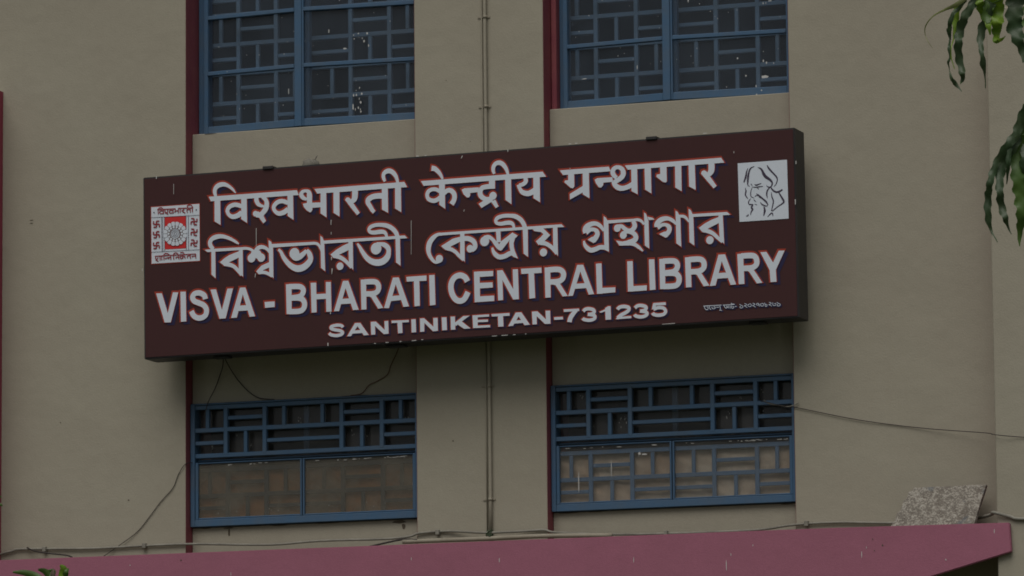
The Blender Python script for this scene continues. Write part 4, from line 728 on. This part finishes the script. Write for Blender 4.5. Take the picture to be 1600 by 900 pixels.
run('hanging_wire', 'kinked dark wire dropping from under the board near the middle pier', 'wire', [(-0.78, 0.06, 5.68), (-0.80, 0.09, 5.62), (-0.85, 0.09, 5.52), (-0.876, 0.09, 5.46), (-0.95, 0.09, 5.42), (-1.0, 0.09, 5.40), (-1.05, 0.09, 5.35), (-1.12, 0.08, 5.340)], 0.003, M['wire_brown'], 6)
run('climbing_wire', 'dark twisted wire slanting down the left pier to the rose ledge', 'wire', [(-2.20, 0.08, 4.96), (-2.223, -0.006, 4.943), (-2.272, -0.006, 4.876), (-2.308, -0.006, 4.795), (-2.397, -0.006, 4.705), (-2.463, -0.006, 4.626), (-2.553, -0.006, 4.527), (-2.664, -0.014, 4.449), (-2.789, -0.02, 4.372), (-2.84, -0.05, 4.33)], 0.0024, M['wire'], 6)

# marks on the building itself: stains and a painted shading line under the sills, chalky runs on the ledge
def marks(name, y, spots, mat):
    o = drops(bld, y, spots, name); o.data.materials.clear(); o.data.materials.append(mat)
marks('damp_stain', 0.0998, [(-1.97, 4.533, 0.05, 0.006), (-1.965, 4.505, 0.010, 0.03), (-2.12, 4.537, 0.05, 0.004), (-1.62, 4.537, 0.06, 0.004), (-0.80, 4.527, 0.055, 0.012), (-0.775, 4.50, 0.016, 0.022), (-1.3, 4.538, 0.09, 0.003), (0.33, 4.538, 0.08, 0.004), (0.5, 4.538, 0.06, 0.003), (1.74, 4.536, 0.05, 0.004)], M['grime'])
marks('damp_stain', 0.0998, [(-2.10, 7.083, 0.05, 0.003), (-1.1, 5.34, 0.10, 0.003)], M['grime'])
marks('chalk_run', LY - 0.0008, [(0.03 + 0.0, 4.22, 0.003, 0.020), (-1.76, 4.20, 0.002, 0.016), (0.90, 4.19, 0.002, 0.022), (1.49, 4.14, 0.003, 0.045), (1.52, 4.20, 0.002, 0.010), (2.34, 4.17, 0.0025, 0.030), (2.37, 4.21, 0.002, 0.010), (3.16, 4.28, 0.003, 0.018), (-2.45, 4.28, 0.004, 0.006), (2.86, 4.12, 0.004, 0.006), (-0.55, 4.25, 0.002, 0.012), (1.66, 4.25, 0.002, 0.008)], M['dropping'])
marks('damp_stain', LY - 0.0008, [(2.47, 4.22, 0.006, 0.008), (2.41, 4.26, 0.004, 0.005), (2.42, 4.19, 0.004, 0.004), (-2.1, 4.30, 0.010, 0.004)], M['grime'])
marks('scuff', -0.0008, [(-3.31, 6.58, 0.018, 0.003), (-3.31, 6.56, 0.014, 0.002), (-2.62, 4.73, 0.008, 0.004), (-3.10, 5.25, 0.004, 0.003), (-0.43, 7.30, 0.003, 0.004), (-0.27, 6.9, 0.003, 0.003), (-0.40, 5.01, 0.006, 0.005)], M['grime'])

# speckled slab leaning on the ledge
slab = thing('stone_slab', 'rough speckled stone slab propped on the right end of the rose ledge', 'stone slab', (2.75, -0.22, 4.316))
bm = bmesh.new()
out_ = [(2.488, 4.318), (3.005, 4.318), (3.012, 4.36), (3.026, 4.45), (3.048, 4.56), (3.052, 4.583), (2.95, 4.585), (2.84, 4.581), (2.72, 4.583), (2.63, 4.581), (2.606, 4.586), (2.594, 4.567), (2.575, 4.556), (2.567, 4.52), (2.548, 4.497), (2.540, 4.45), (2.518, 4.42), (2.512, 4.38), (2.495, 4.355)]
a = [bm.verts.new((x - 2.75, (-0.25 + (z - 4.318) * 0.54) + 0.22, z - 4.316)) for x, z in out_]
b2 = [bm.verts.new((v.co.x + 0.004, v.co.y + 0.022, v.co.z - 0.008)) for v in a]
bm.faces.new(a); bm.faces.new(b2[::-1])
for i in range(len(a)):
    j = (i + 1) % len(a); bm.faces.new((a[j], a[i], b2[i], b2[j]))
bmesh.ops.recalc_face_normals(bm, faces=bm.faces[:])
bmesh.ops.bevel(bm, geom=bm.edges[:], offset=0.002, segments=1, affect='EDGES')
me = bpy.data.meshes.new("slab"); bm.to_mesh(me); bm.free()
obj('slab_block', me, M['stone'], slab, (2.75, -0.22, 4.316))

# ---------------------------------------------------------------- leaves
TREE_LEAVES = [('pale', [(6.8176, -14.5343, 4.6636, 0.0133), (6.7795, -14.5478, 4.637, 0.0133), (6.7353, -14.521, 4.6293, 0.0071), (6.7103, -14.566, 4.6028, 0.004), (6.6856, -14.5614, 4.576, 0.0036), (6.6752, -14.5341, 4.5545, 0.0022), (6.6894, -14.546, 4.5243, 0.0018), (6.7004, -14.537, 4.507, 0.0009)]), ('dark', [(6.8088, -14.5364, 4.6526, 0.0116), (6.7849, -14.5346, 4.6277, 0.0116), (6.7696, -14.5475, 4.6084, 0.0133), (6.7595, -14.5464, 4.5778, 0.0142), (6.7462, -14.5074, 4.5585, 0.0151), (6.747, -14.5037, 4.5364, 0.0053), (6.7515, -14.5307, 4.5089, 0.0107), (6.7519, -14.5263, 4.478, 0.0071), (6.7459, -14.5256, 4.4605, 0.0071), (6.7398, -14.4923, 4.4485, 0.0027), (6.7483, -14.5199, 4.432, 0.0036), (6.7559, -14.521, 4.4065, 0.0116), (6.7608, -14.4977, 4.3965, 0.0124), (6.7802, -14.5004, 4.3699, 0.0018)]), ('light', [(6.8095, -14.5381, 4.6658, 0.0178), (6.7767, -14.5126, 4.6322, 0.0196), (6.7681, -14.5048, 4.6071, 0.0204), (6.7646, -14.5059, 4.58, 0.016), (6.762, -14.5111, 4.5431, 0.0062), (6.7597, -14.5359, 4.5074, 0.0027), (6.7567, -14.5303, 4.477, 0.0036), (6.765, -14.5232, 4.4393, 0.0018)]), ('dark', [(6.8605, -14.5232, 4.6692, 0.0267), (6.8409, -14.5193, 4.6533, 0.0284), (6.8196, -14.5277, 4.6263, 0.0267), (6.8019, -14.5323, 4.5952, 0.0276), (6.7817, -14.5075, 4.5649, 0.0284), (6.7816, -14.5308, 4.5247, 0.0258), (6.7761, -14.5131, 4.4876, 0.0249), (6.78, -14.5048, 4.4526, 0.0222), (6.7873, -14.5122, 4.4238, 0.0187), (6.781, -14.4898, 4.4099, 0.0116), (6.7789, -14.5106, 4.3922, 0.0022)]), ('dark', [(6.8862, -14.5012, 4.6441, 0.0267), (6.8677, -14.495, 4.606, 0.0222), (6.8439, -14.4778, 4.5655, 0.0276), (6.8412, -14.4883, 4.5233, 0.0196), (6.8481, -14.5, 4.4846, 0.0142), (6.8482, -14.4859, 4.4509, 0.0187), (6.845, -14.4585, 4.4287, 0.0062), (6.8447, -14.4523, 4.3837, 0.0027)]), ('light', [(6.8355, -14.4979, 4.6712, 0.0267), (6.8506, -14.5225, 4.643, 0.0284), (6.848, -14.4799, 4.6191, 0.0249), (6.8721, -14.5055, 4.5767, 0.0178), (6.8741, -14.4948, 4.5446, 0.0053)]), ('light', [(6.9017, -14.5059, 4.6692, 0.0444), (6.8996, -14.4995, 4.6525, 0.0444), (6.8925, -14.4715, 4.6219, 0.0427), (6.8965, -14.4901, 4.5821, 0.0382), (6.8854, -14.4566, 4.5572, 0.0267), (6.8898, -14.4813, 4.5277, 0.0169), (6.8948, -14.4565, 4.5316, 0.0107), (6.9195, -14.4803, 4.5393, 0.0027)]), ('mid', [(6.8794, -14.4819, 4.6707, 0.04), (6.877, -14.5013, 4.6403, 0.04), (6.8662, -14.4978, 4.6101, 0.0311), (6.8724, -14.506, 4.5811, 0.0133)]), ('dark', [(6.9619, -14.4729, 4.6797, 0.0533), (6.9491, -14.452, 4.6573, 0.0551), (6.9466, -14.4639, 4.6102, 0.0533), (6.9461, -14.4573, 4.5662, 0.0489), (6.9575, -14.466, 4.5277, 0.0373), (6.9627, -14.4479, 4.4989, 0.0222), (6.9682, -14.4498, 4.4575, 0.0071)]), ('dark', [(7.0691, -14.815, 4.2553, 0.0286), (7.0453, -14.802, 4.2155, 0.0286), (7.0297, -14.8022, 4.173, 0.0286), (7.003, -14.8161, 4.134, 0.0267), (6.9707, -14.7985, 4.1001, 0.02), (6.9551, -14.8043, 4.0616, 0.0219), (6.9491, -14.8257, 4.0202, 0.02), (6.9335, -14.7879, 3.988, 0.0219), (6.9317, -14.79, 3.9492, 0.0219), (6.9322, -14.782, 3.9117, 0.0181), (6.9366, -14.7713, 3.884, 0.0076), (6.9617, -14.7953, 3.8445, 0.0024)]), ('dark', [(7.0377, -14.7757, 4.1766, 0.0286), (7.0131, -14.799, 4.1263, 0.0286), (6.9831, -14.7811, 4.0922, 0.0296), (6.973, -14.7934, 4.0427, 0.0257), (6.9759, -14.809, 3.992, 0.0229), (6.9729, -14.7817, 3.9575, 0.0229), (6.9871, -14.7927, 3.9166, 0.0191), (6.9836, -14.7525, 3.8982, 0.0076), (6.9943, -14.7524, 3.8725, 0.0024)]), ('mid', [(7.0633, -14.7742, 4.2429, 0.0429), (7.0436, -14.7791, 4.1853, 0.0477), (7.0303, -14.7715, 4.1148, 0.0572), (7.0297, -14.7855, 4.0403, 0.0439), (7.0354, -14.7746, 3.9837, 0.0458), (7.0356, -14.7748, 3.9258, 0.0362), (7.0175, -14.7387, 3.8836, 0.0191), (7.0143, -14.7343, 3.8371, 0.0029)]), ('dark', [(7.0249, -14.8033, 4.1635, 0.0143), (7.0083, -14.8094, 4.1202, 0.0153), (7.0046, -14.8122, 4.0766, 0.0133), (6.9877, -14.7706, 4.0249, 0.0024)]), ('dark', [(7.0819, -14.7863, 4.2784, 0.0429), (7.0672, -14.7905, 4.2303, 0.0477), (7.0634, -14.7626, 4.1624, 0.0524), (7.0625, -14.7851, 4.0866, 0.0524), (7.0527, -14.7529, 4.0195, 0.0429), (7.0532, -14.7792, 3.9626, 0.0143)]), ('mid', [(7.1531, -15.0024, 4.5602, 0.0513), (7.1428, -15.0, 4.5179, 0.0556), (7.1325, -14.998, 4.4754, 0.0471), (7.1336, -15.0239, 4.4273, 0.0214)])]
SHRUB_LEAVES = [('mid', [(1.3004, -9.8764, 3.4033, 0.0083), (1.346, -9.8575, 3.4003, 0.0247), (1.3926, -9.8405, 3.3833, 0.033), (1.4502, -9.8402, 3.3427, 0.022), (1.4633, -9.8032, 3.2897, 0.0055)]), ('mid', [(1.4148, -9.8621, 3.4112, 0.0083), (1.4306, -9.8313, 3.4047, 0.0247), (1.4551, -9.8188, 3.3771, 0.0357), (1.4854, -9.8311, 3.3146, 0.0247), (1.4752, -9.7963, 3.276, 0.0055)]), ('light', [(1.5032, -9.8313, 3.4296, 0.0083), (1.5151, -9.8243, 3.4131, 0.0302), (1.5083, -9.816, 3.3837, 0.0385), (1.4989, -9.8213, 3.3148, 0.0275), (1.4857, -9.8058, 3.275, 0.0055)]), ('mid', [(1.5324, -9.8095, 3.4164, 0.0083), (1.5275, -9.8249, 3.3961, 0.022), (1.5025, -9.797, 3.3577, 0.0275), (1.4974, -9.8179, 3.2876, 0.0083)]), ('mid', [(1.4486, -9.8309, 3.4096, 0.0055), (1.4669, -9.8248, 3.4038, 0.022), (1.4597, -9.835, 3.3703, 0.022)]), ('mid', [(1.2892, -9.9574, 3.6841, 0.0055), (1.2731, -9.9617, 3.6899, 0.0165), (1.229, -9.9462, 3.704, 0.0165)]), ('mid', [(1.2715, -9.9337, 3.7227, 0.0055), (1.2571, -9.9479, 3.7276, 0.0138), (1.2339, -9.9628, 3.719, 0.011)])]

def leaf_mesh(pts, view, wav=True, fold=0.25, seed=0):
    rr = random.Random(seed)
    P = smooth([(x, y, z) for x, y, z, w in pts], 6)
    Wd = smooth([(w, 0, 0) for x, y, z, w in pts], 6)
    L = sum((P[i + 1] - P[i]).length for i in range(len(P) - 1))
    bm = bmesh.new(); rows = []; s = 0; ph = rr.uniform(0, 6)
    for i, p in enumerate(P):
        if i: s += (P[i] - P[i - 1]).length
        t = (P[min(i + 1, len(P) - 1)] - P[max(i - 1, 0)]).normalized()
        side = t.cross(view).normalized(); nrm = side.cross(t).normalized()
        w = max(Wd[i].x, 0.0008) / 2
        wv = w * 0.16 if wav else 0
        a = math.sin(s * 150 + ph); b = math.sin(s * 150 + ph + 1.7)
        l = p - side * (w + wv * a) + nrm * (w * fold + wv * 2.4 * a)
        r_ = p + side * (w + wv * b) + nrm * (w * fold + wv * 2.4 * b)
        rows.append([bm.verts.new(l), bm.verts.new(p - side * w * .5 + nrm * w * fold * .35), bm.verts.new(p), bm.verts.new(p + side * w * .5 + nrm * w * fold * .35), bm.verts.new(r_)])
    for i in range(len(rows) - 1):
        for k in range(4):
            f = bm.faces.new((rows[i][k], rows[i][k + 1], rows[i + 1][k + 1], rows[i + 1][k])); f.smooth = True
    me = bpy.data.meshes.new("leaf"); bm.to_mesh(me); bm.free()
    return me

view = fwd.copy()
base = (7.75, -14.15, 0)
tree = thing('mast_tree', 'drooping wavy green leaves of a tree hanging into the top right corner', 'tree', base)
trunk_pts = [(base[0], base[1], 0), (base[0] + .03, base[1], 1.5), (base[0] + .02, base[1] + .02, 3.2), (base[0], base[1], 5.2), (base[0] + .01, base[1], 7.5)]
obj('trunk', tube_mesh(rel(smooth(trunk_pts, 4), base), [0.11 - 0.10 * i / 16 for i in range(17)], 10, M['bark']), None, tree, base)
for i, (k, pts) in enumerate(TREE_LEAVES):
    p0 = Vector(pts[0][:3])
    me = leaf_mesh([(Vector(p[:3]) - p0).to_tuple() + (p[3],) for p in pts], view, wav=(k != 'pale'), seed=i)
    obj('leaf', me, M['leaf_' + k], tree, p0)
# twigs carry the leaves back to the trunk
tops = [Vector(p[0][:3]) for k, p in TREE_LEAVES]
for i, tp in enumerate(tops):
    j = Vector((base[0], base[1], tp.z + 0.25 + 0.04 * (i % 4)))
    midp = (tp + j) / 2 + Vector((0, 0, 0.04))
    obj('twig', tube_mesh(rel(smooth([j, midp, tp * 0.7 + j * 0.3 + Vector((0, 0, 0.02)), tp], 4), tp), [0.008 - 0.0005 * q_ for q_ in range(13)], 6, M['leaf_mid']), None, tree, tp)
# the rest of the crown, above and to the right of the picture
rr = random.Random(5)
proto = [obj('leaf', leaf_mesh([(0, 0, 0, .008), (0.01, 0, -.05, .028), (0.0, 0.01, -.10, .030), (-.01, 0, -.15, .018), (0, 0, -.19, .002)], view, seed=90 + s), M['leaf_dark' if s else 'leaf_mid'], tree, (base[0] + .2, base[1], 5.8 + .1 * s)) for s in range(2)]
for i in range(170):
    a = rr.uniform(0, 2 * math.pi); z = rr.uniform(3.6, 8.6); r_ = rr.uniform(.1, .42) * (1.15 - (z - 3.5) / 8)
    x, y = base[0] + .12 + r_ * math.cos(a), base[1] + r_ * math.sin(a)
    c = proto[i % 2].copy(); c.parent = tree; COL.objects.link(c)
    c.location = (x - base[0], y - base[1], z); c.rotation_euler = (rr.uniform(-.3, .3), rr.uniform(-.3, .3), rr.uniform(-1.2, 1.2))

sb = Vector(SHRUB_LEAVES[0][1][-1][:3]); sbase = (sb.x, sb.y, 0)
shrub = thing('garden_shrub', 'tips of a green shrub poking up at the bottom left corner', 'shrub', sbase)
for i, (k, pts) in enumerate(SHRUB_LEAVES):
    p0 = Vector(pts[0][:3])
    me = leaf_mesh([(Vector(p[:3]) - p0).to_tuple() + (p[3],) for p in pts], view, wav=False, fold=0.4, seed=40 + i)
    obj('leaf', me, M['leaf_' + k], shrub, p0)
    e = Vector(pts[-1][:3])
    obj('stem', tube_mesh(rel(smooth([e, e + Vector((.02, .01, -.3)), Vector((sbase[0], sbase[1], 0.0)) + Vector((.04 * i - .1, 0, 0))], 6), e), [0.004 + 0.0012 * q_ for q_ in range(13)], 6, M['bark']), None, shrub, e)
lp = obj('leaf', leaf_mesh([(0, 0, 0, .006), (0.01, 0, .03, .035), (0.02, 0.01, .07, .045), (.03, 0, .11, .02), (.03, 0, .13, .002)], view, wav=False, fold=.4, seed=70), M['leaf_mid'], shrub, (sb.x, sb.y, 2.4))
for i in range(110):
    c = lp.copy(); c.parent = shrub; COL.objects.link(c)
    z = rr.uniform(.3, sb.z - .25)
    c.location = (rr.uniform(-.5, .35), rr.uniform(-.3, .3), z); c.rotation_euler = (rr.uniform(-.8, .8), rr.uniform(-1.2, 1.2), rr.uniform(-3, 3))
